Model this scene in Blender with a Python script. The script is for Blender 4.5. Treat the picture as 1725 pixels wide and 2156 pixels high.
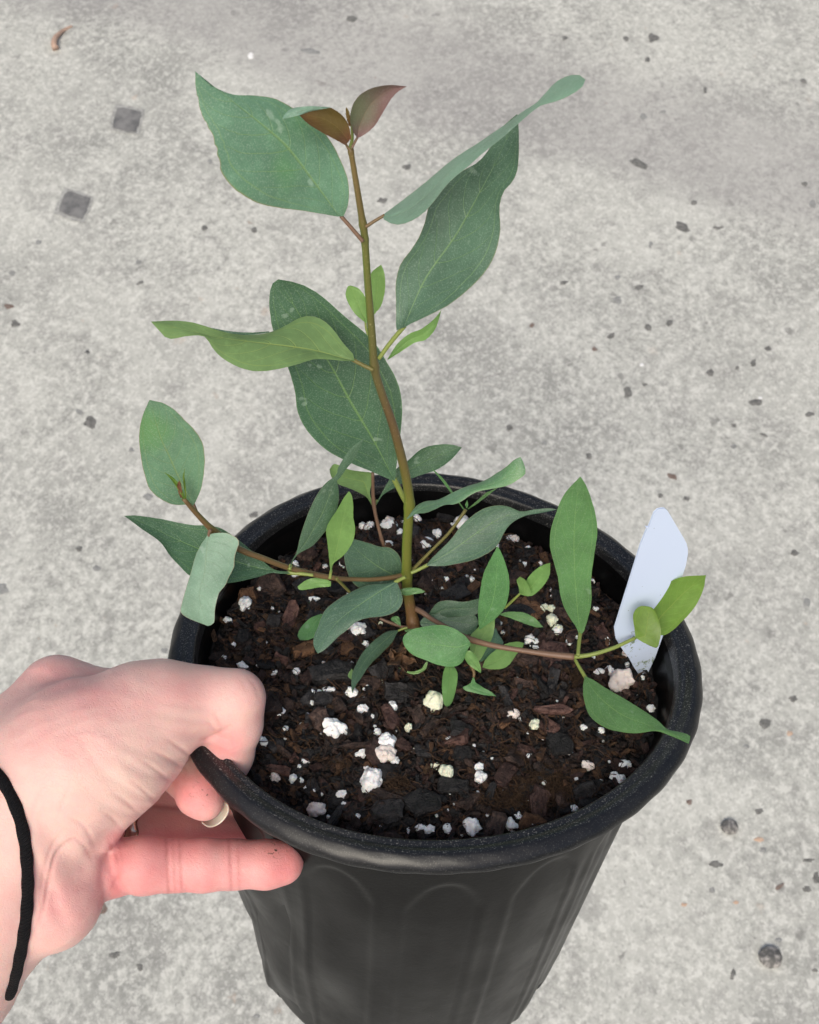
import bpy, math, random
import numpy as np
from mathutils import Vector, Matrix, noise
random.seed(7); rng = np.random.RandomState(11)
for o in list(bpy.data.objects): bpy.data.objects.remove(o)
SC = bpy.context.scene; COL = SC.collection

# ------------------------------------------------------------ camera, sky, sun, exposure
PITCH = math.radians(62); CAMH = 1.2; FPX = 2222.85; WD, HD = 1725.0, 2156.0
RV = np.array([1., 0, 0]); FV = np.array([0, math.cos(PITCH), -math.sin(PITCH)]); UV_ = np.array([0, math.sin(PITCH), math.cos(PITCH)])
CP = np.array([0, 0, CAMH])
cd = bpy.data.cameras.new('camera'); cam = bpy.data.objects.new('camera', cd); COL.objects.link(cam)
cam.location = CP; cam.rotation_euler = (math.pi/2-PITCH, 0, 0)
cd.sensor_fit = 'VERTICAL'; cd.sensor_height = 24; cd.lens = 24*FPX/HD
cd.clip_start = 0.02; cd.clip_end = 100
cd.dof.use_dof = True; cd.dof.focus_distance = 0.305; cd.dof.aperture_fstop = 28
SC.camera = cam
w = bpy.data.worlds.new('World'); SC.world = w; w.use_nodes = True
nt = w.node_tree; bg = nt.nodes['Background']
sky = nt.nodes.new('ShaderNodeTexSky'); sky.sky_type = 'NISHITA'; sky.sun_disc = False
SUN_EL, SUN_AZ = math.radians(56), math.radians(196)
sky.sun_elevation = SUN_EL; sky.sun_rotation = SUN_AZ; sky.air_density = 1.0; sky.dust_density = 6.0; sky.ozone_density = 0.3
nt.links.new(sky.outputs[0], bg.inputs[0]); bg.inputs[1].default_value = 0.11
sd = bpy.data.lights.new('sun', 'SUN'); sd.energy = 1.3; sd.angle = math.radians(40); sd.color = (1, .99, .87)
so = bpy.data.objects.new('sun', sd); COL.objects.link(so)
sdir = Vector((math.sin(SUN_AZ)*math.cos(SUN_EL), math.cos(SUN_AZ)*math.cos(SUN_EL), math.sin(SUN_EL)))
so.rotation_euler = sdir.to_track_quat('Z', 'Y').to_euler(); so.location = (0, 0, 3)
SC.view_settings.view_transform = 'Standard'; SC.view_settings.look = 'None'
SC.view_settings.exposure = 0.34; SC.view_settings.gamma = 1; SC.view_settings.use_curve_mapping = False
SC.cycles.max_bounces = 6; SC.cycles.use_denoising = True

# ------------------------------------------------------------ frames
def ray(x, y): return np.array([(x-WD/2)/FPX, (HD/2-y)/FPX, 1.0])
def c2w(p):                                   # camera-space metres (x right, y up, z forward) to world
    p = np.asarray(p, float)
    return CP + p[..., 0:1]*RV + p[..., 1:2]*UV_ + p[..., 2:3]*FV
PC = np.array([0.00829646, -0.03951612, 0.3388]); PA = np.array([0.05766799, 0.7352168, -0.67537446]); PA /= np.linalg.norm(PA)
PE = np.cross(PA, [0, 0, 1]); PE /= np.linalg.norm(PE); PG = np.cross(PA, PE)
R0 = 0.083; DEF = (.0211, -.1947, .0143, .199); SOILH = -0.016
def defr(th, k=1): return R0*k*(DEF[0]*np.cos(2*(th-DEF[1]))+DEF[2]*np.cos(3*(th-DEF[3])))
def pot(u, v, h):                             # pot-frame point to camera space
    return PC + np.asarray(u)[..., None]*PE + np.asarray(v)[..., None]*PG + np.asarray(h)[..., None]*PA
def zpl(x, y, h=SOILH):
    r = ray(x, y); return ((PC+PA*h)@PA)/(r@PA)
SB = ray(868, 1320)*zpl(868, 1320); NS = np.cross(PA, [1, 0, 0])
def zst(x, y): return (SB@NS)/(ray(x, y)@NS)
def zref(x, y): return min(zst(x, y), zpl(x, y)-.005)
def soilh(u, v):
    r = np.hypot(u, v)
    n = 0.0
    for s, a in ((40, .0020), (110, .0011)):
        n += a*noise.noise(Vector((u*s+3.1, v*s+1.7, 0.3)))
    return SOILH + n + 0.001*(1-(r/.075)**2)

# ------------------------------------------------------------ object helpers
def tag(o, label=None, cat=None, group=None, kind=None):
    for k, v in (('label', label), ('category', cat), ('group', group), ('kind', kind)):
        if v: o[k] = v
    return o
def obj(name, V, F, mats, parent=None, smooth=True, uv=None, mi=None, loc=None):
    V = np.asarray(V, float)
    if parent is not None: base = np.array(parent['_w'])
    else: base = np.array(loc if loc is not None else [0, 0, 0.])
    me = bpy.data.meshes.new(name); me.from_pydata((V-base).tolist(), [], [list(map(int, f)) for f in F])
    for m in (mats if isinstance(mats, (list, tuple)) else [mats]): me.materials.append(m)
    if smooth: me.polygons.foreach_set('use_smooth', [True]*len(me.polygons))
    if mi is not None: me.polygons.foreach_set('material_index', list(map(int, mi)))
    if uv is not None:
        l = me.uv_layers.new(name='UVMap'); idx = np.zeros(len(me.loops), int); me.loops.foreach_get('vertex_index', idx)
        l.data.foreach_set('uv', np.asarray(uv)[idx].astype(np.float32).ravel())
    me.update()
    o = bpy.data.objects.new(name, me); COL.objects.link(o)
    if parent is not None:
        o.parent = parent; o['_w'] = list(map(float, base))
    else: o.location = base.tolist(); o['_w'] = list(map(float, base))
    return o
def empty(name, loc, **k):
    o = bpy.data.objects.new(name, None); COL.objects.link(o); o.location = tuple(map(float, loc)); o['_w'] = list(map(float, loc))
    o.empty_display_size = .01
    return tag(o, **k)
def resamp(pts, n, smooth=True):
    P = np.asarray(pts, float)
    if smooth and len(P) > 2:
        Q = [P[0]]; E_ = np.vstack([2*P[0]-P[1], P, 2*P[-1]-P[-2]])
        for i in range(1, len(E_)-2):
            for t in np.linspace(0, 1, 9)[1:]:
                a, b, c, d = E_[i-1], E_[i], E_[i+1], E_[i+2]
                Q.append(.5*((2*b)+(-a+c)*t+(2*a-5*b+4*c-d)*t*t+(-a+3*b-3*c+d)*t**3))
        P = np.array(Q)
    s = np.r_[0, np.cumsum(np.linalg.norm(np.diff(P[:, :2], axis=0), axis=1))]
    t = np.linspace(0, s[-1], n)
    return np.stack([np.interp(t, s, P[:, k]) for k in range(P.shape[1])], 1)
def tube(path, rad, n=10, cap=True, ell=None):   # path Nx3 camera metres, rad N
    P = np.asarray(path); N = len(P); T = np.gradient(P, axis=0); T /= np.linalg.norm(T, axis=1)[:, None]
    up = np.array([0.3, .2, 1.]); V = []; uv = []
    for i in range(N):
        a = np.cross(T[i], up); a /= np.linalg.norm(a); b = np.cross(T[i], a)
        for k in range(n):
            q = 2*math.pi*k/n; V.append(P[i]+rad[i]*(math.cos(q)*a+math.sin(q)*b)); uv.append((k/n, i/(N-1)))
    F = [(i*n+k, i*n+(k+1) % n, (i+1)*n+(k+1) % n, (i+1)*n+k) for i in range(N-1) for k in range(n)]
    if cap: F += [list(range(n))[::-1], [(N-1)*n+k for k in range(n)]]
    return np.array(V), F, np.array(uv)

# ------------------------------------------------------------ material helper
class M:
    def __init__(s, name):
        s.m = bpy.data.materials.new(name); s.m.use_nodes = True; s.t = s.m.node_tree; s.b = s.t.nodes['Principled BSDF']; s.o = s.t.nodes['Material Output']
    def n(s, typ, **k):
        x = s.t.nodes.new('ShaderNode'+typ)
        for a, v in k.items(): setattr(x, a, v)
        return x
    def l(s, a, b): s.t.links.new(a, b)
    def val(s, x, v):
        if hasattr(v, 'is_output'): s.l(v, x)
        else: x.default_value = v
    def math(s, op, a, b=0, c=0, clamp=False):
        x = s.n('Math', operation=op); x.use_clamp = clamp
        for i, v in enumerate((a, b, c)): s.val(x.inputs[i], v)
        return x.outputs[0]
    def mix(s, f, a, b, mode='MIX'):
        x = s.n('Mix', data_type='RGBA', blend_type=mode); s.val(x.inputs[0], f)
        for i, v in ((6, a), (7, b)):
            if isinstance(v, tuple): v = (*v, 1) if len(v) == 3 else v
            s.val(x.inputs[i], v)
        return x.outputs[2]
    def noise(s, scale, detail=4, rough=.55, vec=None, dist=0):
        x = s.n('TexNoise'); x.inputs['Scale'].default_value = scale; x.inputs['Detail'].default_value = detail
        x.inputs['Roughness'].default_value = rough; x.inputs['Distortion'].default_value = dist
        s.l(vec if vec is not None else s.co(), x.inputs['Vector']); return x.outputs[0]
    def co(s):
        if not hasattr(s, '_co'): s._co = s.n('TexCoord').outputs['Object']
        return s._co
    def step(s, v, a, b, lo=0., hi=1.):
        x = s.n('MapRange', interpolation_type='SMOOTHSTEP'); s.val(x.inputs[0], v)
        x.inputs[1].default_value = a; x.inputs[2].default_value = b; x.inputs[3].default_value = lo; x.inputs[4].default_value = hi
        return x.outputs[0]
    def bump(s, h, st=.3, d=.001):
        x = s.n('Bump'); x.inputs['Strength'].default_value = st; x.inputs['Distance'].default_value = d; s.l(h, x.inputs['Height']); s.l(x.outputs[0], s.b.inputs['Normal']); return x
    def set(s, **k):
        for a, v in k.items():
            i = s.b.inputs[a.replace('_', ' ')]
            if isinstance(v, tuple) and len(v) == 3 and i.type == 'RGBA': v = (*v, 1)
            s.val(i, v)

# ------------------------------------------------------------ ground
def concrete():
    m = M('concrete'); raw = m.co(); mpg = m.n('Mapping'); mpg.inputs['Rotation'].default_value = (.62, .47, .9); mpg.inputs['Location'].default_value = (3.37, 1.71, 5.23)
    m.l(raw, mpg.inputs[0]); m._co = mpg.outputs[0]
    c = m.noise(3.4, 6, .62); c2 = m.noise(9, 5, .65); f = m.noise(95, 6, .74); v2 = m.n('TexVoronoi'); v2.inputs['Scale'].default_value = 330; m.l(m.co(), v2.inputs['Vector']); s2 = m.n('SeparateColor'); m.l(v2.outputs['Color'], s2.inputs[0]); e = m.noise(24, 5, .7); g = m.noise(420, 4, .75)
    col = m.mix(m.step(c, .32, .68), (.285, .29, .275), (.48, .487, .455))
    col = m.mix(m.step(c2, .38, .66, 0, .75), col, (.50, .507, .475))
    col = m.mix(m.step(e, .34, .52, .55, 0), col, (.27, .27, .26))
    q4 = m.step(m.noise(5.5, 4, .6), .38, .62, .18, 1.)
    col = m.mix(m.math('MULTIPLY', m.step(f, .38, .50, .55, 0), q4), col, (.20, .205, .195))
    col = m.mix(m.step(f, .51, .60, 0, .6), col, (.62, .625, .59))
    col = m.mix(m.step(g, .55, .68, 0, .5), col, (.66, .65, .63))
    col = m.mix(m.step(s2.outputs[0], .72, .95, 0, .34), col, (.23, .235, .22)); col = m.mix(m.step(s2.outputs[1], .72, .95, 0, .30), col, (.66, .66, .63))
    v = m.n('TexVoronoi'); v.inputs['Scale'].default_value = 42; v.inputs['Randomness'].default_value = 1
    wp = m.n('VectorMath', operation='MULTIPLY_ADD'); nz_ = m.n('TexNoise'); nz_.inputs['Scale'].default_value = 90; m.l(m.co(), nz_.inputs[0]); m.l(nz_.outputs[1], wp.inputs[0]); wp.inputs[1].default_value = (.02, .02, .02); m.l(m.co(), wp.inputs[2]); m.l(wp.outputs[0], v.inputs['Vector'])
    sel = m.n('SeparateColor'); m.l(v.outputs['Color'], sel.inputs[0])
    sp = m.step(m.math('MULTIPLY', v.outputs['Distance'], m.math('MULTIPLY_ADD', sel.outputs[2], 2.2, .8)), .12, .34, 1, 0)
    col = m.mix(m.math('MULTIPLY', sp, m.step(sel.outputs[0], .76, .92, 0, .62)), col, (.16, .16, .155))
    col = m.mix(m.math('MULTIPLY', sp, m.step(sel.outputs[1], .94, .97, 0, .35)), col, (.46, .33, .24))
    # shadowing painted into the slab colour as a darker stripe
    xyz = m.n('SeparateXYZ'); m.l(raw, xyz.inputs[0])
    d = m.math('ADD', m.math('ADD', xyz.outputs[1], m.math('MULTIPLY', xyz.outputs[0], .42)), m.math('MULTIPLY', m.noise(5, 2), .10))
    bd = m.math('MULTIPLY', m.step(d, 1.36, 1.46), m.step(d, 1.56, 1.78, 1, 0))
    col = m.mix(m.math('MULTIPLY', bd, .42), col, (.25, .24, .245))
    m.set(Base_Color=col, Roughness=.95, Specular_IOR_Level=.2)
    m.bump(f, .35, .0015)
    return m.m
def stonemat(name, c1, c2, rough=.75):
    m = M(name); m.set(Base_Color=m.mix(m.step(m.noise(160, 4, .7), .35, .65), c1, c2), Roughness=rough); return m.m
def gnd(x, y, z=0.):
    r = ray(x, y); d = r[0]*RV+r[1]*UV_+r[2]*FV; t = (z-CP[2])/d[2]; return CP+d*t
V = [(-12, -9, 0), (12, -9, 0), (12, 15, 0), (-12, 15, 0)]; F = [(0, 1, 2, 3)]; MI = [0]
SP = [(1375,80,15,12,0,1),(1318,81,8,7,0,1),(1363,125,8,7,0,1),(1190,80,9,7,0,1),(1485,190,6,9,0,1),(1692,170,10,7,30,1),(1345,346,27,11,25,1),(1437,477,23,12,30,1),
(1512,480,14,5,0,1),(1355,245,9,9,0,3),(1397,235,9,5,0,3),(1462,427,8,7,0,1),(1695,387,8,7,0,1),(1370,515,6,13,10,3),(1347,605,13,7,-20,1),(1300,585,8,8,0,3),(1187,595,10,7,0,1),
(1300,632,14,10,0,3),(1410,680,11,8,-35,1),(1365,690,11,8,20,1),(1287,707,13,7,-35,1),(1120,685,7,7,0,2),(1252,735,7,7,0,2),(1617,734,9,7,0,1),(1587,765,8,13,15,1),(1496,785,10,9,0,1),
(1552,775,6,6,0,1),(1592,847,18,11,0,1),(1322,825,12,14,-30,1),(1357,810,8,5,0,1),(1712,430,10,11,0,3),(1073,901,11,8,0,1),(1146,933,8,7,0,3),(1241,960,9,8,0,1),(1415,1003,16,7,25,2),
(1391,1044,8,6,0,1),(1446,1050,9,7,0,1),(1546,896,8,6,0,1),(1545,941,9,6,0,3),(1705,872,12,8,0,1),(1673,1164,12,9,20,1),(1699,1268,9,12,0,3),(1609,916,10,5,25,1),(740,40,16,9,0,1),
(805,422,15,9,0,1),(857,352,12,8,0,1),(655,108,26,8,8,3),(535,485,9,8,0,1),(430,481,9,7,0,1),(82,510,9,8,0,3),(31,682,13,11,0,1),(20,645,13,8,0,2),(295,595,11,5,-20,1),(292,552,8,7,0,3),
(27,575,10,8,0,3),(442,340,7,7,0,3),(185,740,7,6,0,3),(312,1047,13,11,0,3),(167,1156,9,8,0,1),(204,1197,11,9,0,3),(5,1240,16,15,0,3),(184,741,8,7,0,3),(535,1084,12,9,0,1),(347,1370,9,9,0,3),
(277,948,7,7,0,3),(1611,1525,18,13,-10,1),(1670,1471,12,9,0,1),(1452,1688,9,8,0,2),(1598,1708,13,8,0,1),(1507,1820,19,10,5,1),(1699,1873,13,9,20,1),(1641,1867,15,6,-35,2),(1720,1849,11,17,0,1),
(1499,1875,8,8,0,3),(1543,2051,7,14,10,1),(1606,1790,9,7,0,3),(1571,1572,8,7,0,3),(1701,1811,17,6,0,1),(1598,1767,14,7,0,4),(1716,2043,9,5,0,1),(213,1912,17,16,0,2),(243,2010,15,10,-10,1),
(295,2037,8,11,-20,1),(90,2010,6,6,0,1),(1662,1545,9,7,0,4),(1550,1900,8,6,0,4),(540,2140,9,6,0,3),(190,890,17,15,0,1),(168,868,14,6,25,3),(528,118,8,9,0,6),(1601,838,6,5,0,6),(1352,768,6,5,0,6),(1640,1980,8,7,0,3),(1440,1905,9,6,0,4)]
for n_, (x, y, rx, ry, a, mt) in enumerate(SP):
    b = len(V); K = 14; ca, sa = math.cos(math.radians(a)), math.sin(math.radians(a))
    for s_, zz in ((1, .0006), (.45, .0006)):
        for k in range(K):
            q = 2*math.pi*k/K; j = 1+.55*noise.noise(Vector((n_*3.3, 1.6*math.cos(q), 1.6*math.sin(q))))+.2*noise.noise(Vector((n_*5.3, 5*math.cos(q), 5*math.sin(q))))
            ex, ey = rx*j*s_*math.cos(q), ry*j*s_*math.sin(q)
            p = gnd(x+ex*ca-ey*sa, y+ex*sa+ey*ca, zz if s_ < 1 else -.0005); V.append(tuple(p))
    F += [(b+k, b+(k+1) % K, b+K+(k+1) % K, b+K+k) for k in range(K)]+[tuple(b+K+k for k in range(K))]; MI += [mt]*(K+1)
for (x, y, s_, a, ml_, zz_) in ((268, 252, 38, 12, 7, .0009), (156, 432, 41, 20, 7, .0009), (267, 252, 31, 12, 5, .0017), (157, 431, 33, 20, 5, .0017)):   # two square tar patches
    b = len(V); ring = []
    for k in range(24):
        q = 2*math.pi*k/24+math.radians(a); c_, s2 = abs(math.cos(q-math.radians(a))), abs(math.sin(q-math.radians(a)))
        rr = s_*.86/max(c_, s2)**.8*(1+.14*noise.noise(Vector((k*1.7, s_, 0)))); p = gnd(x+rr*math.cos(q), y+rr*.88*math.sin(q), zz_); ring.append(tuple(p))
    V += ring; F.append(tuple(range(b, b+24))); MI.append(ml_)
tarm = M('tar'); tarm.set(Base_Color=tarm.mix(tarm.step(tarm.noise(45, 5, .7), .35, .65), (.11, .112, .115), (.20, .20, .20)), Roughness=.85)
g = obj('ground', V, F, [concrete(), stonemat('dark_aggregate', (.10, .10, .096), (.19, .19, .18)), stonemat('brown_aggregate', (.13, .09, .075), (.2, .16, .14)),
    stonemat('grey_aggregate', (.2, .205, .2), (.28, .285, .28)), stonemat('orange_aggregate', (.45, .30, .21), (.5, .38, .3)), tarm.m, stonemat('pale_fleck', (.72, .72, .72), (.8, .8, .8)), stonemat('worn_grey', (.25, .252, .245), (.40, .405, .39))], smooth=False, mi=MI)
tag(g, kind='structure')
# dry curled twig far left
pp = [gnd(*q, .004+.004*math.sin(i)) for i, q in enumerate([(118, 103), (114, 92), (117, 80), (126, 70), (138, 62), (152, 55)])]
def w2c(p): d = np.asarray(p)-CP; return np.stack([d@RV, d@UV_, d@FV], -1)
tv, tf, tu = tube(resamp(np.array([w2c(p) for p in pp]), 24), np.interp(np.linspace(0, 1, 24), [0, .3, 1], [.006, .0045, .0022]), 8)
tm = M('dry_twig'); tm.set(Base_Color=tm.mix(tm.noise(90), (.33, .20, .15), (.50, .37, .29)), Roughness=.8)
o = obj('dry_twig', c2w(tv), tf, tm.m, loc=pp[2]); tag(o, 'curled tan dry twig lying on the concrete above the dark square patches', 'twig')
for (x, y, s_, lab) in ((1622, 2016, 22, 'round dark grey pebble with pale top at the lower right of the concrete'), (1536, 1742, 17, 'smaller rough brown grey pebble on the concrete right of the pot')):
    c_ = gnd(x, y, 0); rr = s_/FPX*np.linalg.norm(c_-CP)
    import bmesh
    bm = bmesh.new(); bmesh.ops.create_icosphere(bm, subdivisions=4, radius=1)
    PV = np.array([v.co for v in bm.verts]); PF = [[v.index for v in f.verts] for f in bm.faces]; bm.free()
    nn = np.array([1+.14*noise.noise(Vector(p*1.6))+.05*noise.noise(Vector(p*6)) for p in PV])
    PV = PV*nn[:, None]*rr*[1, .85, .5]+c_+[0, 0, rr*.25]
    pm = M('pebble'); pm.set(Base_Color=pm.mix(pm.step(pm.noise(140, 4, .7), .42, .7), (.09, .088, .084), (.42, .40, .38)), Roughness=.6)
    tag(obj('pebble', PV, PF, pm.m, loc=c_), lab, 'pebble')

# ------------------------------------------------------------ pot
def plastic(name='black_plastic', spk=.40, dst=.05, b=(.0085, .009, .0105), spec=.45):
    m = M(name)
    sp = m.noise(2300, 2, .6); sp2 = m.noise(700, 3, .7); du = m.noise(38, 5, .65)
    dust = m.step(du, .42, .75)
    col = m.mix(m.math('MULTIPLY', m.step(sp, .585, .66), spk), b, (.34, .34, .32))
    col = m.mix(m.math('MULTIPLY', dust, dst), col, (.22, .2, .17))
    ed = m.noise(120, 4, .7); col = m.mix(m.math('MULTIPLY', m.step(ed, .70, .8), .35), col, (.2, .15, .1))
    m.set(Base_Color=col, Roughness=m.step(du, .3, .7, .27, .40), Specular_IOR_Level=spec)
    m.bump(m.math('ADD', sp2, m.math('MULTIPLY', m.noise(60, 3), 1.5)), .09, .0005)
    return m.m
PL = plastic(); PLB = plastic('black_plastic_wall', .016, .006, (.0026, .0026, .0029), .13); PLO = plastic('black_plastic_edge', .10, .03, (.0055, .006, .0075), .42)
base = c2w(pot(0., 0., -.185))
potE = empty('nursery_pot', base, label='black plastic nursery pot held by its rolled rim, filled with bark mix', cat='plant pot')
NT = 420; TH = np.linspace(0, 2*np.pi, NT, endpoint=False)
def lathe(name, prof, parent, wob=None):
    V = []; F = []
    for i, (r, h) in enumerate(prof):
        k = max(0, min(1, 1+h/.12)); k = k*k
        rr = r+defr(TH, k); hh = np.full(NT, h)
        if wob is not None: rr = rr+wob(TH, r, h, i)
        V.append(pot(rr*np.cos(TH), rr*np.sin(TH), hh))
    V = np.concatenate(V); n = len(prof)
    for i in range(n-1):
        for k in range(NT): F.append((i*NT+k, i*NT+(k+1) % NT, (i+1)*NT+(k+1) % NT, (i+1)*NT+k))
    return V, F
rimp = [(R0-.0092, -.0070), (R0-.0089, -.0030), (R0-.0084, -.0012), (R0-.0080, -.0005), (R0-.0072, -.0002), (R0-.0064, -.0007), (R0-.0058, -.0007), (R0-.0050, .0000), (R0-.0040, .0004), (R0-.0033, .0004), (R0-.0026, .0001),
        (R0-.0015, -.0006), (R0-.0006, -.0014), (R0+.0000, -.0025), (R0+.0002, -.0037), (R0+.0000, -.0041), (R0-.0008, -.0041), (R0-.0016, -.0036), (R0-.0030, -.0032), (R0-.0076, -.0035)]
def rimwob(th, r, h, i): return .00018*np.sin(th*3+1)+.00012*np.sin(th*7)+(.00012*np.sin(41*th+i) if i > 9 else 0)
Vr, Fr = lathe('rim', rimp, None, rimwob)
rimo = obj('rim', c2w(Vr), Fr, [PL, PLO], potE, mi=[1 if 9 <= i//NT <= 16 else 0 for i in range(len(Fr))])
tag(rimo, 'rolled black rim with pale speckles')
hs = np.concatenate([np.linspace(-.0034, -.03, 22), np.linspace(-.032, -.175, 64), np.linspace(-.177, -.185, 6)])
def brad(h): return np.interp(-h, [.004, .008, .05, .10, .15, .175, .181, .185], [.0752, .0747, .0735, .0710, .0682, .0662, .0655, .0640])
def sst(x, a, b): t = np.clip((x-a)/(b-a), 0, 1); return t*t*(3-2*t)
def bodywob(th, r, h, i):
    npan = 14; ph = (th*npan/(2*np.pi)+.25) % 1-.5
    arch = -.024-.016*(np.abs(ph)/.36)**2.2
    ins = sst(.37-np.abs(ph), 0, .05)*sst(arch-h, 0, .0022)
    wv = -.0006*ins
    rt = sst(np.cos(th)*PE[0]+np.sin(th)*PG[0], .55, .95)
    gro = -(.0003+.0012*rt)*np.exp(-((np.abs(ph)-.47)/.035)**2)*sst(-h, .03, .05)+.0007*rt*np.sin(th*31)*sst(-h, .015, .05)
    # squeezed soft wall with long diagonal folds on the gripped side
    vx = np.cos(th)*PE[0]+np.sin(th)*PG[0]
    side = sst(-vx, -.1, .7)*sst(-h, .02, .05)
    n = np.array([noise.noise(Vector((math.cos(t)*3.2+h*14, math.sin(t)*3.2-h*11, h*9))) for t in th])
    n2 = np.array([noise.noise(Vector((math.cos(t)*8, math.sin(t)*8, h*12+4))) for t in th])
    notch = -.0022*sst(-h, .1725, .176)*(np.abs(ph) < .12)
    return wv+gro+side*(.0026*n)+.0004*n2*sst(-h, .01, .04)+.0011*side*np.sin(th*10+h*60)+notch
bp = [(float(brad(h)), float(h)) for h in hs]
Vb, Fb = lathe('body', bp, None, bodywob)
ip = [(R0-.0095, -.006), (R0-.0097, -.012), (.0718, -.03), (.0700, -.09), (.0650, -.178), (.0635, -.1815)]
ip = [(R0-.0086, -.0030)]+[(float(np.interp(t, np.linspace(0, 1, 6), [q[0] for q in ip])), float(np.interp(t, np.linspace(0, 1, 6), [q[1] for q in ip]))) for t in np.linspace(0, 1, 30)]
Vi, Fi = lathe('inner', ip, None)
nb = len(Vb); Fi = [tuple(reversed([nb+k for k in f])) for f in Fi]
Vall = np.concatenate([Vb, Vi, pot(np.array([0., 0.]), np.array([0., 0.]), np.array([-.184, -.1815]))]); c0 = len(Vall)-2
lastb = (len(bp)-1)*NT; lasti = nb+(len(ip)-1)*NT
Fall = Fb+Fi+[(lastb+k, lastb+(k+1) % NT, c0) for k in range(NT)]+[(lasti+(k+1) % NT, lasti+k, c0+1) for k in range(NT)]
bodyo = obj('body', c2w(Vall), Fall, PLB, potE)
tag(bodyo, 'tapering black wall with shallow arched panels')

# ------------------------------------------------------------ soil
def barkmat(name, c1, c2, c3, rough=.47):
    m = M(name); n1 = m.noise(420, 5, .7); n2 = m.noise(1500, 3, .7); oi = m.n('ObjectInfo').outputs['Random']
    col = m.mix(m.step(n1, .35, .68), c1, c2); col = m.mix(m.step(n2, .62, .75, 0, .55), col, c3)
    hs_ = m.n('HueSaturation'); m.l(col, hs_.inputs['Color']); m.l(m.math('MULTIPLY_ADD', oi, 1.3, .5), hs_.inputs['Value'])
    m.set(Base_Color=hs_.outputs[0], Roughness=rough, Specular_IOR_Level=.35); m.bump(m.math('ADD', n1, n2), .9, .0008); return m.m
B_BLK = barkmat('black_bark', (.006, .0056, .006), (.033, .031, .032), (.16, .155, .15))
B_DRK = barkmat('dark_bark', (.013, .008, .007), (.068, .042, .033), (.17, .125, .105))
B_RED = barkmat('red_bark', (.030, .013, .011), (.095, .052, .042), (.17, .12, .10))
B_TAN = barkmat('tan_bark', (.07, .034, .018), (.16, .085, .045), (.30, .20, .12), .75)
B_FIB = barkmat('coir_fibre', (.05, .027, .014), (.125, .072, .038), (.22, .14, .08), .85)
WM = [B_BLK, B_DRK, B_RED, B_TAN, B_FIB]
SV = []; SF = []; SM = []
nr, na = 60, 200
for i in range(nr+1):
    for k in range(na):
        q = 2*math.pi*k/na; r = .0735*i/nr; u, v = r*math.cos(q), r*math.sin(q)
        if i > nr-3: 
            r = r+float(defr(q, .75))*(1 if i == nr else .5); u, v = r*math.cos(q), r*math.sin(q)
        h = soilh(u, v)-.001+.0016*noise.noise(Vector((u*420, v*420, 5)))
        SV.append(pot(u, v, h))
for i in range(nr):
    for k in range(na): SF.append((i*na+k, i*na+(k+1) % na, (i+1)*na+(k+1) % na, (i+1)*na+k)); SM.append(0)
def chipgeo(L, W, T, seed, K=9, pt=.5):
    """jagged slab of bark: two irregular rings and tops"""
    V = []
    for lay, (zz, s_) in enumerate(((-.5, .80), (-.1, 1.0), (.35, .93), (.5, .70))):
        for k in range(K):
            q = 2*math.pi*k/K; e = Vector((math.cos(q)*1.3+seed*7.1, math.sin(q)*1.3, lay*.35+seed))
            j = 1+.55*noise.noise(e)+.25*noise.noise(e*3)
            cx = math.copysign(abs(math.cos(q))**pt, math.cos(q)); sy = math.copysign(abs(math.sin(q))**pt, math.sin(q))
            V.append((cx*L/2*j*s_, sy*W/2*j*s_, zz*T+T*.35*noise.noise(e*2.3)))
    F = [tuple(range(K))[::-1]]
    for a in range(3):
        for k in range(K): F.append((a*K+k, a*K+(k+1) % K, (a+1)*K+(k+1) % K, (a+1)*K+k))
    F.append(tuple(3*K+k for k in range(K)))
    return np.array(V), F
def rotm(ax, ay, az): return np.array(Matrix.Rotation(az, 3, 'Z') @ Matrix.Rotation(ay, 3, 'Y') @ Matrix.Rotation(ax, 3, 'X'))
def topot(V3, u, v, h): return pot(V3[:, 0]+u, V3[:, 1]+v, V3[:, 2]+h)
def rsoil():
    while True:
        u, v = random.uniform(-.078, .078), random.uniform(-.078, .078)
        q = math.atan2(v, u)
        if math.hypot(u, v) < .0712+float(defr(q, .7)): return u, v
geos = [chipgeo(1, random.uniform(.35, .8), random.uniform(.15, .4), s*1.37+.4, 7) for s in range(24)]
for i in range(12000):
    u, v = rsoil(); G, GF = geos[i % 24]; s_ = random.choice([.0008, .0012, .0017, .0024, .0034]) if i > 900 else random.uniform(.003, .005)
    X = (G*s_*[1.3, 1, 1])@rotm(random.gauss(0, .5), random.gauss(0, .5), random.uniform(0, 6.28)).T
    b = len(SV); SV += list(topot(X, u, v, soilh(u, v)+random.uniform(-.0010, .0013)))
    SF += [tuple(b+k for k in f) for f in GF]; SM += [random.choices([0, 1, 2, 3, 4], [36, 36, 16, 8, 4])[0]]*len(GF)
def on_soil(x, y, h=None):
    for _ in range(4):
        z = zpl(x, y, SOILH if h is None else h); p = ray(x, y)*z-PC; u, v = p@PE, p@PG; h = soilh(u, v)
    return u, v, h
def fibre(u, v, h, L, r, mi, lift=.0015, curl=2.):
    a = random.uniform(0, 6.28); P = []; x, y = u, v
    for k in range(8):
        P.append((x, y, h+lift*math.sin(math.pi*k/7)*random.uniform(.6, 1.3)+.0004)); a += random.gauss(0, .28*curl); x += L/7*math.cos(a); y += L/7*math.sin(a)
        if math.hypot(x, y) > .071: break
    if len(P) < 4: return
    P = resamp(P, 10); tv, tf, _ = tube(pot(P[:, 0], P[:, 1], P[:, 2]), np.full(10, r), 4)
    b = len(SV); SV.extend(tv); SF.extend([tuple(b+k for k in f) for f in tf]); SM.extend([mi]*len(tf))
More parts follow.
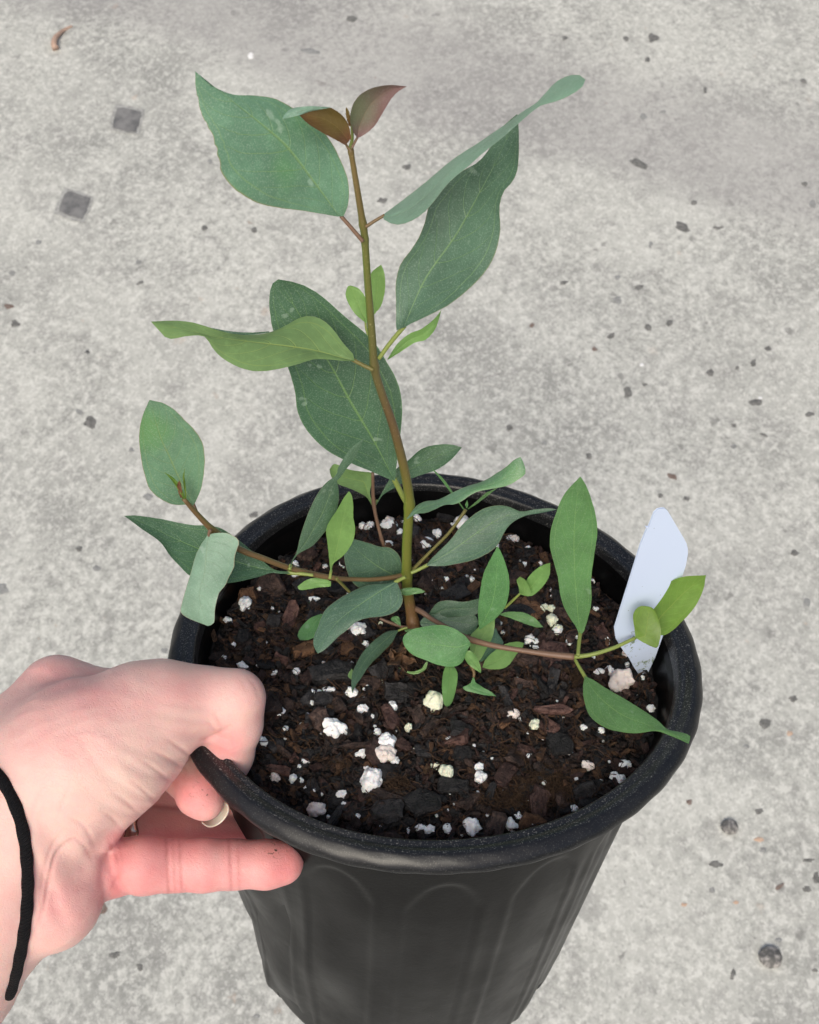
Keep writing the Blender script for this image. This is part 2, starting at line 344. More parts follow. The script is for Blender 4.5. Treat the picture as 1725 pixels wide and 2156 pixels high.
for i in range(1100):
    u, v = rsoil(); fibre(u, v, soilh(u, v)+.0008, random.uniform(.003, .014), random.choice([.00007, .00010, .00016]), random.choice([1, 3, 4, 4, 1]))
for (x, y, sp, n_) in ((838, 1662, .0045, 150), (1155, 1655, .0085, 330), (1075, 1690, .0055, 180), (1075, 1598, .004, 100), (1213, 1440, .0045, 110), (720, 1618, .003, 50), (860, 1385, .006, 120), (1015, 1692, .003, 40), (640, 1300, .008, 60)):
    u, v, h = on_soil(x, y)
    for k in range(n_):
        du, dv = random.gauss(0, sp*.5), random.gauss(0, sp*.4); bump_ = .0028*math.exp(-(du*du+dv*dv)/(sp*sp*.5))
        fibre(u+du, v+dv, h+bump_*random.random(), random.uniform(.002, .006), .00008, 4, .0012, 4)
bs = c2w(pot(0., 0., -.02))
o = obj('potting_mix', c2w(np.array(SV)), SF, WM, smooth=False, mi=SM, loc=bs); tag(o, 'dark crumbly bark and peat mix filling the black pot', 'soil', kind='stuff')

def place_pot(o, u, v, h, R3):
    """orient an object whose mesh is in pot axes"""
    B = np.stack([PE, PG, PA], 1)                       # pot->cam columns
    W_ = np.stack([RV, UV_, FV], 1)@B@R3                # ->world
    if np.linalg.det(W_) < 0: W_[:, 0] *= -1
    m4 = Matrix([[*W_[0], 0], [*W_[1], 0], [*W_[2], 0], [0, 0, 0, 1]]); m4.translation = Vector(c2w(pot(u, v, h)).tolist()); o.matrix_world = m4
# bark chips: individual slabs
bigc = [chipgeo(1, .62, .26, s*2.1+9, 11) for s in range(6)]+[chipgeo(1, .30, .20, s*1.9+30, 11, .6) for s in range(4)]+[chipgeo(1, .9, .32, s*1.3+50, 12) for s in range(4)]
chme = {}
def chip(u, v, h, L, gi, mat, R3, label, wid=1., group=None):
    key = (gi, mat.name)
    if key not in chme:
        G, GF = bigc[gi]; me = bpy.data.meshes.new('bark_chip'); me.from_pydata((G*.01).tolist(), [], GF); me.materials.append(mat); chme[key] = me
    o = bpy.data.objects.new('bark_chip', chme[key]); COL.objects.link(o)
    place_pot(o, u, v, h, R3@np.diag([L/.01, L/.01*wid, L/.01])); tag(o, label, 'bark chip', group); return o
HC = [  # x, y, length px, gi, mat, angle deg (image), width factor, label
 (694,1427,88,0,B_BLK,-8,.85,'long flat black bark slab left of the stem, the largest in the pot'),
 (680,1478,40,10,B_BLK,0,.9,'square black bark chip under a cluster of three white grains'),
 (680,1508,46,2,B_BLK,10,.8,'angular black bark piece above the big white oval perlite lump'),
 (822,1520,58,6,B_RED,65,1.5,'pointed dark red bark sliver above the knobbly double perlite lump'),
 (848,1575,40,1,B_RED,35,1.,'reddish brown bark piece touching the knobbly double perlite lump'),
 (760,1577,70,7,B_DRK,-3,.45,'thin dark stick ending at the knobbly double perlite lump'),
 (820,1715,60,11,B_BLK,10,.9,'wide black bark chip near the front rim, left of the middle'),
 (890,1700,66,12,B_BLK,-15,.9,'wide rough black bark chip near the front rim at the middle'),
 (955,1663,62,3,B_BLK,5,.8,'glossy black bark slab under the lumpy yellowish perlite'),
 (1062,1640,62,4,B_RED,-55,.85,'broad purple brown bark chip left of the fibrous brown tuft'),
 (1060,1532,24,8,B_TAN,-35,1.6,'short orange tan wood chip in the middle of the front soil'),
 (1137,1595,44,9,B_TAN,-70,.9,'narrow upright tan wood splinter above the fibrous tuft'),
 (1165,1504,68,6,B_RED,2,.9,'ribbed red brown bark strip below the lower right leaf base'),
 (1178,1577,48,12,B_BLK,0,1.,'round black charcoal-like chip right of the tan splinter'),
 (967,1543,44,13,B_BLK,10,.85,'flat black bark chip below the narrow hanging leaf'),
 (972,1592,40,10,B_BLK,0,.9,'blackish bark chip left of the orange chip, lower middle'),
 (1276,1358,34,7,B_TAN,-80,.8,'upright orange brown wood chip beside the white plant label'),
 (1300,1390,27,8,B_TAN,10,.6,'flat orange brown wood chip at the foot of the white plant label'),
 (992,1246,42,8,B_TAN,-38,1.2,'red orange wood chip behind the small leaves right of the stem'),
 (450,1345,34,9,B_TAN,72,1.,'narrow tan wood chip beside the left inner wall'),
 (514,1345,32,11,B_BLK,-75,.9,'upright grey black bark chip in the left soil'),
 (548,1332,22,8,B_TAN,20,1.2,'small orange wood chip in the left soil'),
 (1237,1700,46,2,B_BLK,-8,.8,'flat black bark chip just inside the right front rim'),
 (1120,1120,50,1,B_DRK,0,.8,'dark bark chip at the back of the pot under the curled leaf'),
 (1085,1296,70,6,B_BLK,0,1.3,'long black bark slab behind the small right leaves'),
 (938,1092,44,10,B_BLK,-8,.8,'dark bark chip against the back wall of the pot'),
 (652,1428,46,3,B_RED,-60,.7,'dark red bark chip left of the long black slab'),
 (590,1630,50,4,B_RED,12,.6,'reddish bark strip near the thumb'),
 (925,1712,40,7,B_TAN,-20,.4,'thin tan stick lying near the front rim'),
 (1203,1345,46,9,B_DRK,-60,1.,'dark bark strip right of the upper branch fork'),
 (787,1625,34,8,B_TAN,-35,.5,'narrow tan splinter below the red bark piece'),
 (1105,1395,40,13,B_DRK,20,.8,'dark bark chip under the bright right leaf')]
def img_dir(u, v, ang):
    # pot-plane direction that appears at image angle ang (deg, clockwise down)
    u0, v0, h0 = u, v, SOILH
    p0 = pot(u, v, h0); best = 0; bd = -2; t = np.array([math.cos(math.radians(ang)), math.sin(math.radians(ang))])
    for k in range(72):
        q = 2*math.pi*k/72; p1 = pot(u+.002*math.cos(q), v+.002*math.sin(q), h0)
        d = np.array([p1[0]/p1[2]-p0[0]/p0[2], -(p1[1]/p1[2]-p0[1]/p0[2])]); d /= np.linalg.norm(d)
        if d@t > bd: bd = d@t; best = q
    return best
USED = []
for (x, y, L, gi, mat, a, wf, lab) in HC:
    u, v, h = on_soil(x, y); q = img_dir(u, v, a); z = zpl(x, y); Lm = L/FPX*z*1.08
    chip(u, v, h+.0016+Lm*.05, Lm, gi, mat, rotm(random.gauss(0, .12), random.gauss(0, .10), q), lab, wf); USED.append((u, v, Lm*.4))
cnt = 0
while cnt < 225:
    u, v = rsoil()
    if any(math.hypot(u-a, v-b) < c for a, b, c in USED): continue
    L = random.choice([.004, .005, .006, .007, .0085, .0105]); 
    if math.hypot(u, v) > .072-L*.3: continue
    mat = random.choices([B_BLK, B_DRK, B_RED, B_TAN], [38, 36, 20, 5])[0]
    chip(u, v, soilh(u, v)+.0006+L*.06, L, random.randrange(len(bigc)), mat, rotm(random.gauss(0, .38), random.gauss(0, .38), random.uniform(0, 6.28)),
         'dark rough bark chip lying among many others in the pot', random.uniform(.75, 1.2), 'bark chips covering the soil')
    USED.append((u, v, L*.22)); cnt += 1

# perlite
def perl(name, c1, c2):
    m = M(name); n1 = m.noise(330, 4, .7); n2 = m.noise(1300, 2, .6)
    col = m.mix(m.step(n1, .42, .75), c1, c2); col = m.mix(m.step(n2, .66, .72, 0, .6), col, (.25, .22, .19))
    m.set(Base_Color=col, Roughness=.9); m.set(Subsurface_Weight=.15, Subsurface_Scale=.002); m.bump(m.math('ADD', n1, m.math('MULTIPLY', n2, .6)), .9, .0008); return m.m
PW = perl('white_perlite', (.86, .86, .86), (.74, .71, .68)); PY = perl('yellowish_perlite', (.74, .76, .60), (.50, .54, .30)); PK = perl('pinkish_perlite', (.72, .64, .60), (.62, .48, .43))
import bmesh
bm = bmesh.new(); bmesh.ops.create_icosphere(bm, subdivisions=4, radius=1)
IV = np.array([v.co for v in bm.verts]); IF = [[v.index for v in f.verts] for f in bm.faces]; bm.free()
pmes = {}
def perlite_mesh(k, mat):
    if (k, mat.name) not in pmes:
        out = []
        for p in IV:
            q = Vector(p); d = .92+.34*noise.noise(q*1.25+Vector((k*5, 0, 0)))+.34*abs(noise.noise(q*1.9+Vector((0, k*3, 0))))+.13*abs(noise.noise(q*4.5+Vector((k, 0, 0))))+.05*noise.noise(q*9+Vector((k, 0, 0)))
            out.append(np.array(p)*d)
        me = bpy.data.meshes.new('perlite_grain'); me.from_pydata((np.array(out)*.001).tolist(), [], IF); me.materials.append(mat)
        me.polygons.foreach_set('use_smooth', [True]*len(me.polygons)); pmes[(k, mat.name)] = me
    return pmes[(k, mat.name)]
ZN = {'a': (488.75, 1380, .26667), 'b': (920, 1322.5, 1/3), 'c': (690, 948.75, 1/3), 'd': (345, 948.75, .35)}
PS = {'a': [(88,100,90,50),(222,83,50,35),(512,140,50,55),(522,93,35,25),(335,147,55,25),(628,305,50,50),(680,305,60,35),(762,290,105,55),(945,305,75,80),(625,385,40,50),(377,458,85,50),(1030,435,75,65),(1040,355,50,30),(1270,415,65,80),(1172,208,38,45),(1108,494,35,30),(800,605,200,120),(550,556,30,35),(422,585,35,45),(247,690,55,75),(1150,617,55,50),(1128,568,25,20),(1225,695,120,120),(1205,790,140,125),(1030,783,65,55),(988,790,30,35),(1450,757,60,45),(1282,838,70,50),(582,848,60,30),(535,888,35,30),(1095,990,140,170),(1175,955,65,65),(343,975,75,60),(487,985,60,60),(545,998,40,40),(580,1057,28,28),(653,1077,38,32),(865,1112,85,60),(875,1183,65,25),(663,1225,130,95),(760,1283,25,30),(788,1345,22,20),(1484,1071,25,25),(1485,1375,75,55),(1553,1385,75,65),(1698,1375,60,65),(1595,385,130,130),(1390,578,50,60),(1545,595,25,30),(1610,885,75,45),(1690,935,100,100),(1288,255,25,20),(1075,250,30,30),(1042,275,18,22),(1085,185,30,18),(672,455,25,25),(595,475,25,22),(935,70,30,65),(1692,1230,28,28),(1390,1390,25,40),(1172,1358,18,18),(740,422,22,18),(1710,672,30,50)],
 'b': [(580,85,60,50),(622,92,30,35),(618,128,40,20),(832,96,40,35),(760,25,60,50),(882,65,25,20),(1200,166,60,60),(1198,240,30,28),(1022,295,60,45),(1085,280,50,50),(1152,345,135,130),(1385,523,48,42),(988,193,22,18),(775,213,35,15),(480,555,75,60),(523,583,20,22),(613,613,50,65),(925,638,42,38),(1035,656,42,32),(777,693,35,25),(667,707,15,12),(1047,720,15,12),(585,822,42,32),(228,752,25,25),(292,793,16,16),(70,712,25,40),(262,887,50,50),(270,953,60,75),(948,880,80,45),(1180,870,80,50),(1118,945,55,50),(1157,960,45,60),(587,1097,38,28),(258,1046,22,18),(62,1158,22,22),(316,1187,20,25),(865,1150,45,40),(513,1198,42,50),(460,1255,85,70),(592,1243,70,45),(222,1262,85,105),(62,1273,48,52),(155,1318,28,18),(992,1007,18,12),(1265,435,12,12),(720,385,15,25)],
 'c': [(202,445,42,42),(263,483,42,62),(390,445,55,42),(397,495,90,70),(347,482,30,28),(457,525,40,42),(388,597,50,30),(560,440,50,55),(472,465,25,28),(865,405,90,85),(825,382,30,25),(785,475,25,22),(690,537,52,55),(625,597,75,65),(1230,450,60,42),(1227,500,42,52),(1190,555,45,50),(1197,372,32,15),(1268,632,45,28),(1342,722,28,22),(1240,727,25,35),(1698,817,50,40),(655,840,38,32),(748,825,35,32),(716,888,30,30),(907,823,32,32),(98,730,40,55),(1365,1003,45,45),(1412,1008,45,45),(1415,1080,60,65),(1450,1142,60,50),(1155,1083,30,40),(1270,1200,60,42),(1312,1213,28,32),(1307,1250,38,18),(1690,1010,35,30),(1523,1217,35,32),(1572,1187,22,20),(1713,1412,50,40),(197,1140,75,90),(140,1125,45,35),(335,1100,25,22),(240,1232,38,38),(530,705,18,20),(598,800,18,14),(1090,1100,22,22),(1403,885,20,25)],
 'd': [(490,930,70,85),(385,1030,50,35),(910,910,65,35),(790,690,35,35),(795,755,70,30),(970,710,35,30),(685,913,35,15),(655,957,18,18),(803,1210,32,25),(1120,795,40,25),(420,1177,25,30)]}
PLAB = {('a',800,605): 'large white oval perlite lump right of the thumb', ('a',1205,790): 'rounded lower half of the knobbly double perlite lump', ('a',1225,695): 'grey white upper half of the knobbly double perlite lump',
 ('a',1095,990): 'tall bumpy white perlite lump beside the brown fibre tuft', ('a',663,1225): 'pinkish grey perlite lump touching the left front rim', ('a',1595,385): 'big yellowish popcorn-like perlite lump below the stem',
 ('a',1690,935): 'lumpy yellowish perlite above the glossy black slab', ('b',1152,345): 'largest pinkish round perlite lump near the white label foot', ('b',222,1262): 'smooth tall white perlite against the front rim',
 ('b',460,1255): 'white angular perlite at the front rim, right of the tall one', ('a',1553,1385): 'white round perlite at the front rim left of the tall one', ('b',1180,870): 'grey white hollow perlite flake near the right front rim',
 ('b',1200,166): 'grey perlite grain touching the foot of the white label', ('b',1385,523): 'small bluish white ball of perlite at the right inner wall', ('c',397,495): 'bright white perlite lump near the back wall left of the stem',
 ('c',865,405): 'bright white perlite lump at the back wall right of the stem', ('c',625,597): 'angular white perlite lump right of the green stem', ('c',197,1140): 'white perlite lump left of the stem base, over the narrow dark leaf',
 ('c',1415,1080): 'cream perlite lump beside the tip of the narrow small leaf', ('d',490,930): 'upright white perlite lump in the left soil', ('d',385,1030): 'small white perlite flake near the left wall of the pot',
 ('a',762,290): 'flat white perlite flake, rightmost of the cluster of three', ('a',945,305): 'white perlite just under the tip of the narrow dark leaf', ('a',88,100): 'white perlite peeking out above the thumb', ('b',270,953): 'tall white grain just below a rounder one, front middle soil'}
YEL = {('a',1595,385),('a',1390,578),('a',1610,885),('a',1690,935),('b',613,613),('a',1172,208),('c',1365,1003),('c',1412,1008),('c',1415,1080),('c',1450,1142),('c',335,1100)}
PNK = {('a',663,1225),('b',1152,345),('a',1450,757),('b',480,555),('b',948,880),('c',390,445),('c',1190,555),('c',655,840),('b',1200,166),('a',1205,790),('a',343,975),('c',1270,1200)}
for zk, L in PS.items():
    ox, oy, s = ZN[zk]
    for i, (x, y, w_, h_) in enumerate(L):
        X, Y = ox+x*s, oy+y*s; u, v, h = on_soil(X, Y+h_*s*.12); z = zpl(X, Y)
        q = math.atan2(v, u); lim = .0705+float(defr(q, .7)); rr_ = math.hypot(u, v)
        if rr_ > lim: u *= lim/rr_; v *= lim/rr_
        a = w_*s/2/FPX*z*1000*1.08; b = h_*s/2/FPX*z*1000*1.08; c = min(a, b)*.95
        mat = PY if (zk, x, y) in YEL else PK if (zk, x, y) in PNK else PW
        o = bpy.data.objects.new('perlite_grain', perlite_mesh(random.randrange(8), mat)); COL.objects.link(o)
        ang = img_dir(u, v, 0); spin = random.uniform(-.5, .5)
        place_pot(o, u, v, h+c*.001*.55+.0006, rotm(0, 0, ang)@np.diag([a, b*1.05, (b*.7+c*.4)])@rotm(spin, spin*1.3, spin))
        lab = PLAB.get((zk, x, y))
        tag(o, lab or 'small pale perlite grain scattered on the dark potting mix', 'perlite', 'white perlite grains on the soil')
cnt = 0
while cnt < 95:
    u, v = rsoil()
    o = bpy.data.objects.new('perlite_grain', perlite_mesh(random.randrange(8), PW)); COL.objects.link(o); r_ = random.choice([.3, .35, .45, .6, .8])
    place_pot(o, u, v, soilh(u, v)+.0012, rotm(random.random()*3, random.random()*3, 0)*r_)
    tag(o, 'tiny white perlite crumb scattered on the dark potting mix', 'perlite', 'perlite crumbs on the soil'); cnt += 1

# ------------------------------------------------------------ leaves
def leafmat(name, top, vein, under=None, bloom=.35, rough=.43, tr=.25, edge=None, speck=(.42, .52, .44), blot=None):
    m = M(name); uvn = m.n('UVMap').outputs[0]; sx = m.n('SeparateXYZ'); m.l(uvn, sx.inputs[0]); u, v = sx.outputs[0], sx.outputs[1]
    s = m.math('MULTIPLY_ADD', v, 2, -1); a = m.math('ABSOLUTE', s)
    n1 = m.noise(55, 4, .6); n2 = m.noise(2700, 3, .75); n3 = m.noise(150, 3, .6)
    oi = m.n('ObjectInfo').outputs['Random']
    base_ = m.mix(m.step(n1, .3, .7), tuple(x*.84 for x in top), tuple(x*1.16 for x in top))
    base_ = m.mix(m.step(m.noise(330, 4, .75), .45, .7, 0, .35), base_, tuple(min(1, x*1.45+.01) for x in top))
    if blot: base_ = m.mix(m.step(m.noise(38, 2, .5), .5, .68, 0, .75), base_, blot)
    wv = m.math('MULTIPLY', m.math('SUBTRACT', n3, .5), .22)
    ph = m.math('ADD', m.math('MULTIPLY', m.math('SUBTRACT', u, m.math('MULTIPLY', m.math('POWER', a, 1.3), .30)), 8.5), wv)
    fr = m.math('ABSOLUTE', m.math('SUBTRACT', m.math('FRACT', ph), .5))
    sv = m.math('MULTIPLY', m.step(fr, 0, .045, 1, 0), m.step(a, .55, .95, 1, 0))
    im = m.step(m.math('ABSOLUTE', m.math('SUBTRACT', m.math('ADD', a, m.math('MULTIPLY', wv, .25)), .80)), 0, .022, 1, 0)
    mid = m.step(m.math('SUBTRACT', a, m.math('MULTIPLY_ADD', u, -.024, .030)), -.014, .016, 1, 0)
    fine = m.noise(240, 5, .8, dist=1.5); n4 = m.noise(95, 5, .7); rt = m.step(m.math('ABSOLUTE', m.math('SUBTRACT', fine, .5)), 0, .012, .16, 0)
    col = m.mix(m.math('MULTIPLY', m.math('MAXIMUM', m.math('MAXIMUM', sv, im), rt), .5), base_, vein)
    col = m.mix(m.math('MULTIPLY', mid, .68), col, vein)
    col = m.mix(m.math('MULTIPLY', m.step(n2, .50, .68), bloom), col, speck)
    bl = m.math('MULTIPLY', m.step(m.noise(210, 2, .5), .68, .76), .30*min(1, bloom*3)); col = m.mix(bl, col, tuple(min(1, x*1.25) for x in speck))
    col = m.mix(m.step(a, .965, 1.0, 0, .7), col, edge or tuple(min(1, x*1.6+.02) for x in vein))
    hs_ = m.n('HueSaturation'); m.l(col, hs_.inputs['Color']); m.l(m.math('MULTIPLY_ADD', oi, .16, .92), hs_.inputs['Value']); m.l(m.math('MULTIPLY_ADD', oi, .02, .49), hs_.inputs['Hue'])
    colf = hs_.outputs[0]
    if under:
        geo = m.n('NewGeometry').outputs['Backfacing']; colu = m.mix(m.math('MULTIPLY', mid, .9), under, vein); colf = m.mix(geo, colf, colu)
    m.set(Base_Color=colf, Roughness=rough, Specular_IOR_Level=.5)
    hgt = m.math('ADD', m.math('MULTIPLY', m.math('ADD', sv, mid), -.6), m.math('ADD', m.math('MULTIPLY', n3, .6), m.math('MULTIPLY', fine, .5)))
    bpn = m.bump(hgt, .35, .0006)
    tb = m.n('BsdfTranslucent'); m.l(m.mix(1., colf, (1.15, 1.25, .72), 'MULTIPLY'), tb.inputs[0]); ms = m.n('MixShader'); ms.inputs[0].default_value = tr
    m.l(m.b.outputs[0], ms.inputs[1]); m.l(tb.outputs[0], ms.inputs[2]); m.l(ms.outputs[0], m.o.inputs[0])
    return m.m
LM = {
 'blue': leafmat('blue_green_leaf', (.125, .25, .155), (.22, .33, .12), edge=(.30, .25, .12), blot=(.13, .32, .11), tr=.22),
 'dark': leafmat('dark_green_leaf', (.046, .108, .055), (.15, .26, .08), bloom=.26, tr=.14, edge=(.12, .22, .10)),
 'slate': leafmat('slate_green_leaf', (.064, .130, .082), (.17, .28, .12), bloom=.22, tr=.14, edge=(.20, .22, .12)),
 'pale': leafmat('pale_bloom_leaf', (.19, .32, .235), (.24, .35, .24), bloom=.38, tr=.18, edge=(.30, .22, .12), speck=(.40, .5, .44)),
 'mid': leafmat('mid_green_leaf', (.105, .24, .085), (.21, .38, .13), bloom=.22, tr=.25, edge=(.16, .33, .10)),
 'young': leafmat('young_green_leaf', (.185, .35, .105), (.29, .45, .15), bloom=.07, tr=.35, edge=(.2, .4, .09)),
 'under': leafmat('leaf_underside', (.175, .305, .115), (.33, .44, .12), bloom=.04, tr=.22, edge=(.22, .32, .15)),
 'olive': leafmat('olive_leaf', (.15, .255, .045), (.26, .33, .07), bloom=.04, tr=.35, edge=(.2, .22, .05)),
 'rust': leafmat('rust_red_leaf', (.18, .075, .04), (.26, .18, .06), bloom=.03, tr=.3, edge=(.25, .06, .03), blot=(.17, .13, .035)),
 'plum': leafmat('plum_leaf', (.19, .105, .105), (.24, .18, .11), bloom=.10, tr=.25, edge=(.2, .06, .06), blot=(.14, .19, .10)),
 'dead': leafmat('dead_leaf', (.12, .06, .03), (.2, .12, .06), bloom=.1, tr=.1),
}
plant = empty('eucalyptus_seedling', c2w(SB), label='young green seedling with a leaning stem growing in the black pot', cat='plant')
def leafgeo(A, B, mid=None, off=(0, 0), tilt=0, cup=0, bow=0, und=.5, n=34, nc=13, clamp=True, tw=0, rag=0):
    """A,B: edge polylines base->tip in photo pixels. off mm nearer the camera at base, tip."""
    a = resamp(A, n); b = resamp(B, n); mcen = (a+b)/2
    if mid is not None:
        mm = resamp(mid, n); mcen = mm
        mcen[0] = (a[0]+b[0])/2; mcen[-1] = (a[-1]+b[-1])/2
    c0_, c1_ = mcen[0], mcen[-1]
    for i in range(1, n-1):
        for E_, o_ in ((a, 3.), (b, 8.)):
            d_ = (mcen[i]-E_[i]); L_ = np.linalg.norm(d_)+1e-6; j_ = .7*noise.noise(Vector((i*.9+o_, c0_[0], 0)))
            if rag and o_ == 3.: j_ += rag*max(0, noise.noise(Vector((i*.6, 7.7, 0)))+.15)*(1 if .55 < i/n < .88 else 0)
            E_[i] = E_[i]+d_/L_*j_
    z0 = zref(*c0_)-off[0]*.001; z1 = zref(*c1_)-off[1]*.001
    V = []; uv = []
    wmax = np.linalg.norm(a-b, axis=1).max()+1e-6
    for i in range(n):
        t = i/(n-1); wid = np.linalg.norm(a[i]-b[i])/wmax
        for j in range(nc):
            s = -1+2*j/(nc-1); p = mcen[i]+(a[i]-mcen[i])*(-s) if s < 0 else mcen[i]+(b[i]-mcen[i])*s
            z = z0+(z1-z0)*t-bow*.001*math.sin(math.pi*t)
            z += (tilt+tw*(t-.5)*2)*.001*s*wid+cup*.001*s*s*wid+(.00035*math.exp(-(s/.12)**2))*(1-t)
            z += und*.001*abs(s)**2*wid*math.sin(t*9+s*1.2+c0_[0])
            if clamp:
                zl = zpl(p[0], p[1])-.0035
                if z > zl: z = zl-.0002*abs(s)
            V.append(ray(p[0], p[1])*z); uv.append((t, (s+1)/2))
    F = [(i*nc+j, (i+1)*nc+j, (i+1)*nc+j+1, i*nc+j+1) for i in range(n-1) for j in range(nc-1)]
    return np.array(V), F, np.array(uv)
def leaf(mat, A, B, mid=None, label=None, pet=None, pr=(3, 3), pmat=None, extra=None, **k):
    V, F, uv = leafgeo(A, B, mid, **k); mats = [LM[mat]]; mi = [0]*len(F)
    if extra:
        for (m2, A2, B2, k2) in extra:
            V2, F2, u2 = leafgeo(A2, B2, **k2); b = len(V); F = F+[tuple(b+q for q in f) for f in F2]; V = np.concatenate([V, V2]); uv = np.concatenate([uv, u2]); mats.append(LM[m2]); mi += [len(mats)-1]*len(F2)
    # make the front face look at the camera
    a_, b_, c_ = V[F[len(F)//4][0]], V[F[len(F)//4][1]], V[F[len(F)//4][2]]
    Vw = c2w(V); nrm = np.cross(Vw[F[40][1]]-Vw[F[40][0]], Vw[F[40][2]]-Vw[F[40][0]])
    if nrm@(CP-Vw[F[40][0]]) < 0: F = [tuple(reversed(f)) for f in F]
    o = obj('leaf', Vw, F, mats, plant, uv=uv, mi=mi)
    if label: o['label'] = label
    if pet:
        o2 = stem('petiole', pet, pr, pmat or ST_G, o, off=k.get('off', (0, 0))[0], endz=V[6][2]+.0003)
    return o
def stemmat(name, c1, c2, c3):
    m = M(name); u = m.n('SeparateXYZ'); m.l(m.n('UVMap').outputs[0], u.inputs[0])
    n1 = m.noise(60, 3); n2 = m.noise(1500, 2)
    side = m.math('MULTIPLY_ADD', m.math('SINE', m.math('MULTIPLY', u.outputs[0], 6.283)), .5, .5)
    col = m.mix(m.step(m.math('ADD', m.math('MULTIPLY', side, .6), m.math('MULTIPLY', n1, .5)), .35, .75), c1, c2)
    col = m.mix(m.step(n2, .62, .75, 0, .35), col, c3); m.set(Base_Color=col, Roughness=.5); m.bump(n2, .3, .0003); return m.m
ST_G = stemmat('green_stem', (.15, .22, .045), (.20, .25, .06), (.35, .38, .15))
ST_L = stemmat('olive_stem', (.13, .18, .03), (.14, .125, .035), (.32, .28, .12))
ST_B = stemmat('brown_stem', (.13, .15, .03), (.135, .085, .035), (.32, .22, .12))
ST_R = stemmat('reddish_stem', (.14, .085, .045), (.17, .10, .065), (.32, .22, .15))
ST_M = M('main_stem')
if 1:
    m = ST_M; u = m.n('SeparateXYZ'); m.l(m.n('UVMap').outputs[0], u.inputs[0]); n1 = m.noise(45, 3); n2 = m.noise(1500, 2)
    al = m.math('ADD', u.outputs[1], m.math('MULTIPLY', m.math('SUBTRACT', n1, .5), .10)); rp = m.n('ValToRGB'); m.l(al, rp.inputs[0]); e = rp.color_ramp.elements
    e[0].position = 0; e[0].color = (.16, .08, .035, 1); e[1].position = 1; e[1].color = (.19, .15, .045, 1)
    for ps, c in ((.07, (.18, .11, .04)), (.12, (.15, .22, .028)), (.27, (.16, .235, .03)), (.33, (.14, .15, .03)), (.45, (.105, .078, .03)), (.60, (.10, .13, .03)), (.75, (.115, .18, .025)), (.83, (.12, .17, .03)), (.9, (.14, .12, .035))):
        q = e.new(ps); q.color = (*c, 1)
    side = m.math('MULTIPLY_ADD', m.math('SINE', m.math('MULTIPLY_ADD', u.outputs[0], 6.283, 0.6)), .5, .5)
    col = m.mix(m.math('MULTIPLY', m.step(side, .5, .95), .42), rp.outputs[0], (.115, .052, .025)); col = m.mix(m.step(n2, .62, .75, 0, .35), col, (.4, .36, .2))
    m.set(Base_Color=col, Roughness=.45); m.bump(n2, .3, .0003)
def stem(name, pts, rad, mat, parent, off=0, endz=None, n=26, startz=None, label=None, knots=()):
    rad = [q*(.94 if name == 'main_stem' else .84) for q in rad]
    """pts photo pixels; rad px at points; off mm nearer the camera (scalar or list)"""
    P = np.array(pts, float); rr = np.interp(np.linspace(0, 1, len(P)), np.linspace(0, 1, len(rad)), rad)
    of = np.interp(np.linspace(0, 1, len(P)), np.linspace(0, 1, np.size(off)), np.atleast_1d(off))
    z = np.array([zref(*p)-o_*.001 for p, o_ in zip(P, of)])
    if startz is not None or endz is not None:
        t = np.linspace(0, 1, len(P)); z = z+((startz-z[0]) if startz is not None else 0)*(1-t)+((endz-z[-1]) if endz is not None else 0)*t
    D = resamp(np.column_stack([P, z, rr]), n)
    C3 = np.array([ray(x, y)*q for x, y, q, _ in D]); R = D[:, 3]*D[:, 2]/FPX
    for (ky, ks) in knots: R = R*(1+ks*np.exp(-((D[:, 1]-ky)/9.)**2))
    V, F, uv = tube(C3, R, 12); o = obj(name, c2w(V), F, mat, parent, uv=uv)
    if label: o['label'] = label
    return o
stem('main_stem', [(874,1345),(871,1320),(862,1265),(857,1225),(857,1150),(861,1080),(862,1050),(852,990),(829,900),(803,825),(789,775),(783,700),(775,600),(768,500),(764,470),(751,390),(738,312)],
     [15,13.5,12,11.5,11,11,11,10.5,10,9.5,9.5,9,8.3,8.3,8,7,6], ST_M.m, plant, n=130, knots=((1212,.2),(1065,.22),(772,.25),(505,.18),(472,.25),(318,.25),(1310,.25)), label='main stem, green below and reddish brown above')
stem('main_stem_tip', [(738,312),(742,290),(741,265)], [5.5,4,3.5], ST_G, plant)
leaf('rust', [(736,266),(730,250),(728,232),(730,225)], [(741,266),(739,250),(735,235),(730,225)], label='tiny red folded bud leaf at the tip', clamp=False)
# branches
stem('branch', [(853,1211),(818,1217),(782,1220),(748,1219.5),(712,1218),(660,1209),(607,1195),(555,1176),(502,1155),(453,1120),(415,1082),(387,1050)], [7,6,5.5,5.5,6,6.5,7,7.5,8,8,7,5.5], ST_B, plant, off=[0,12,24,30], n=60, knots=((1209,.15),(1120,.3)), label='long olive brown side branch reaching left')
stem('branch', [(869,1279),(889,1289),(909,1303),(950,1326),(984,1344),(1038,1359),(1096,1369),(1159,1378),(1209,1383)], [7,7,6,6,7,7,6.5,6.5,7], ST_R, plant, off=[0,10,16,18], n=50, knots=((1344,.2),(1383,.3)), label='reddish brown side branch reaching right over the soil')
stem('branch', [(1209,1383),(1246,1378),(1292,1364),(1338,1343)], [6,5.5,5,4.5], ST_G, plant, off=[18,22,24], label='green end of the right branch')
stem('branch', [(866,1203),(903,1165),(943,1125),(966,1095),(981,1073)], [5,4,4,4,4.5], ST_L, plant, off=[-2,-6,-10], label='thin tan branch rising to the right')
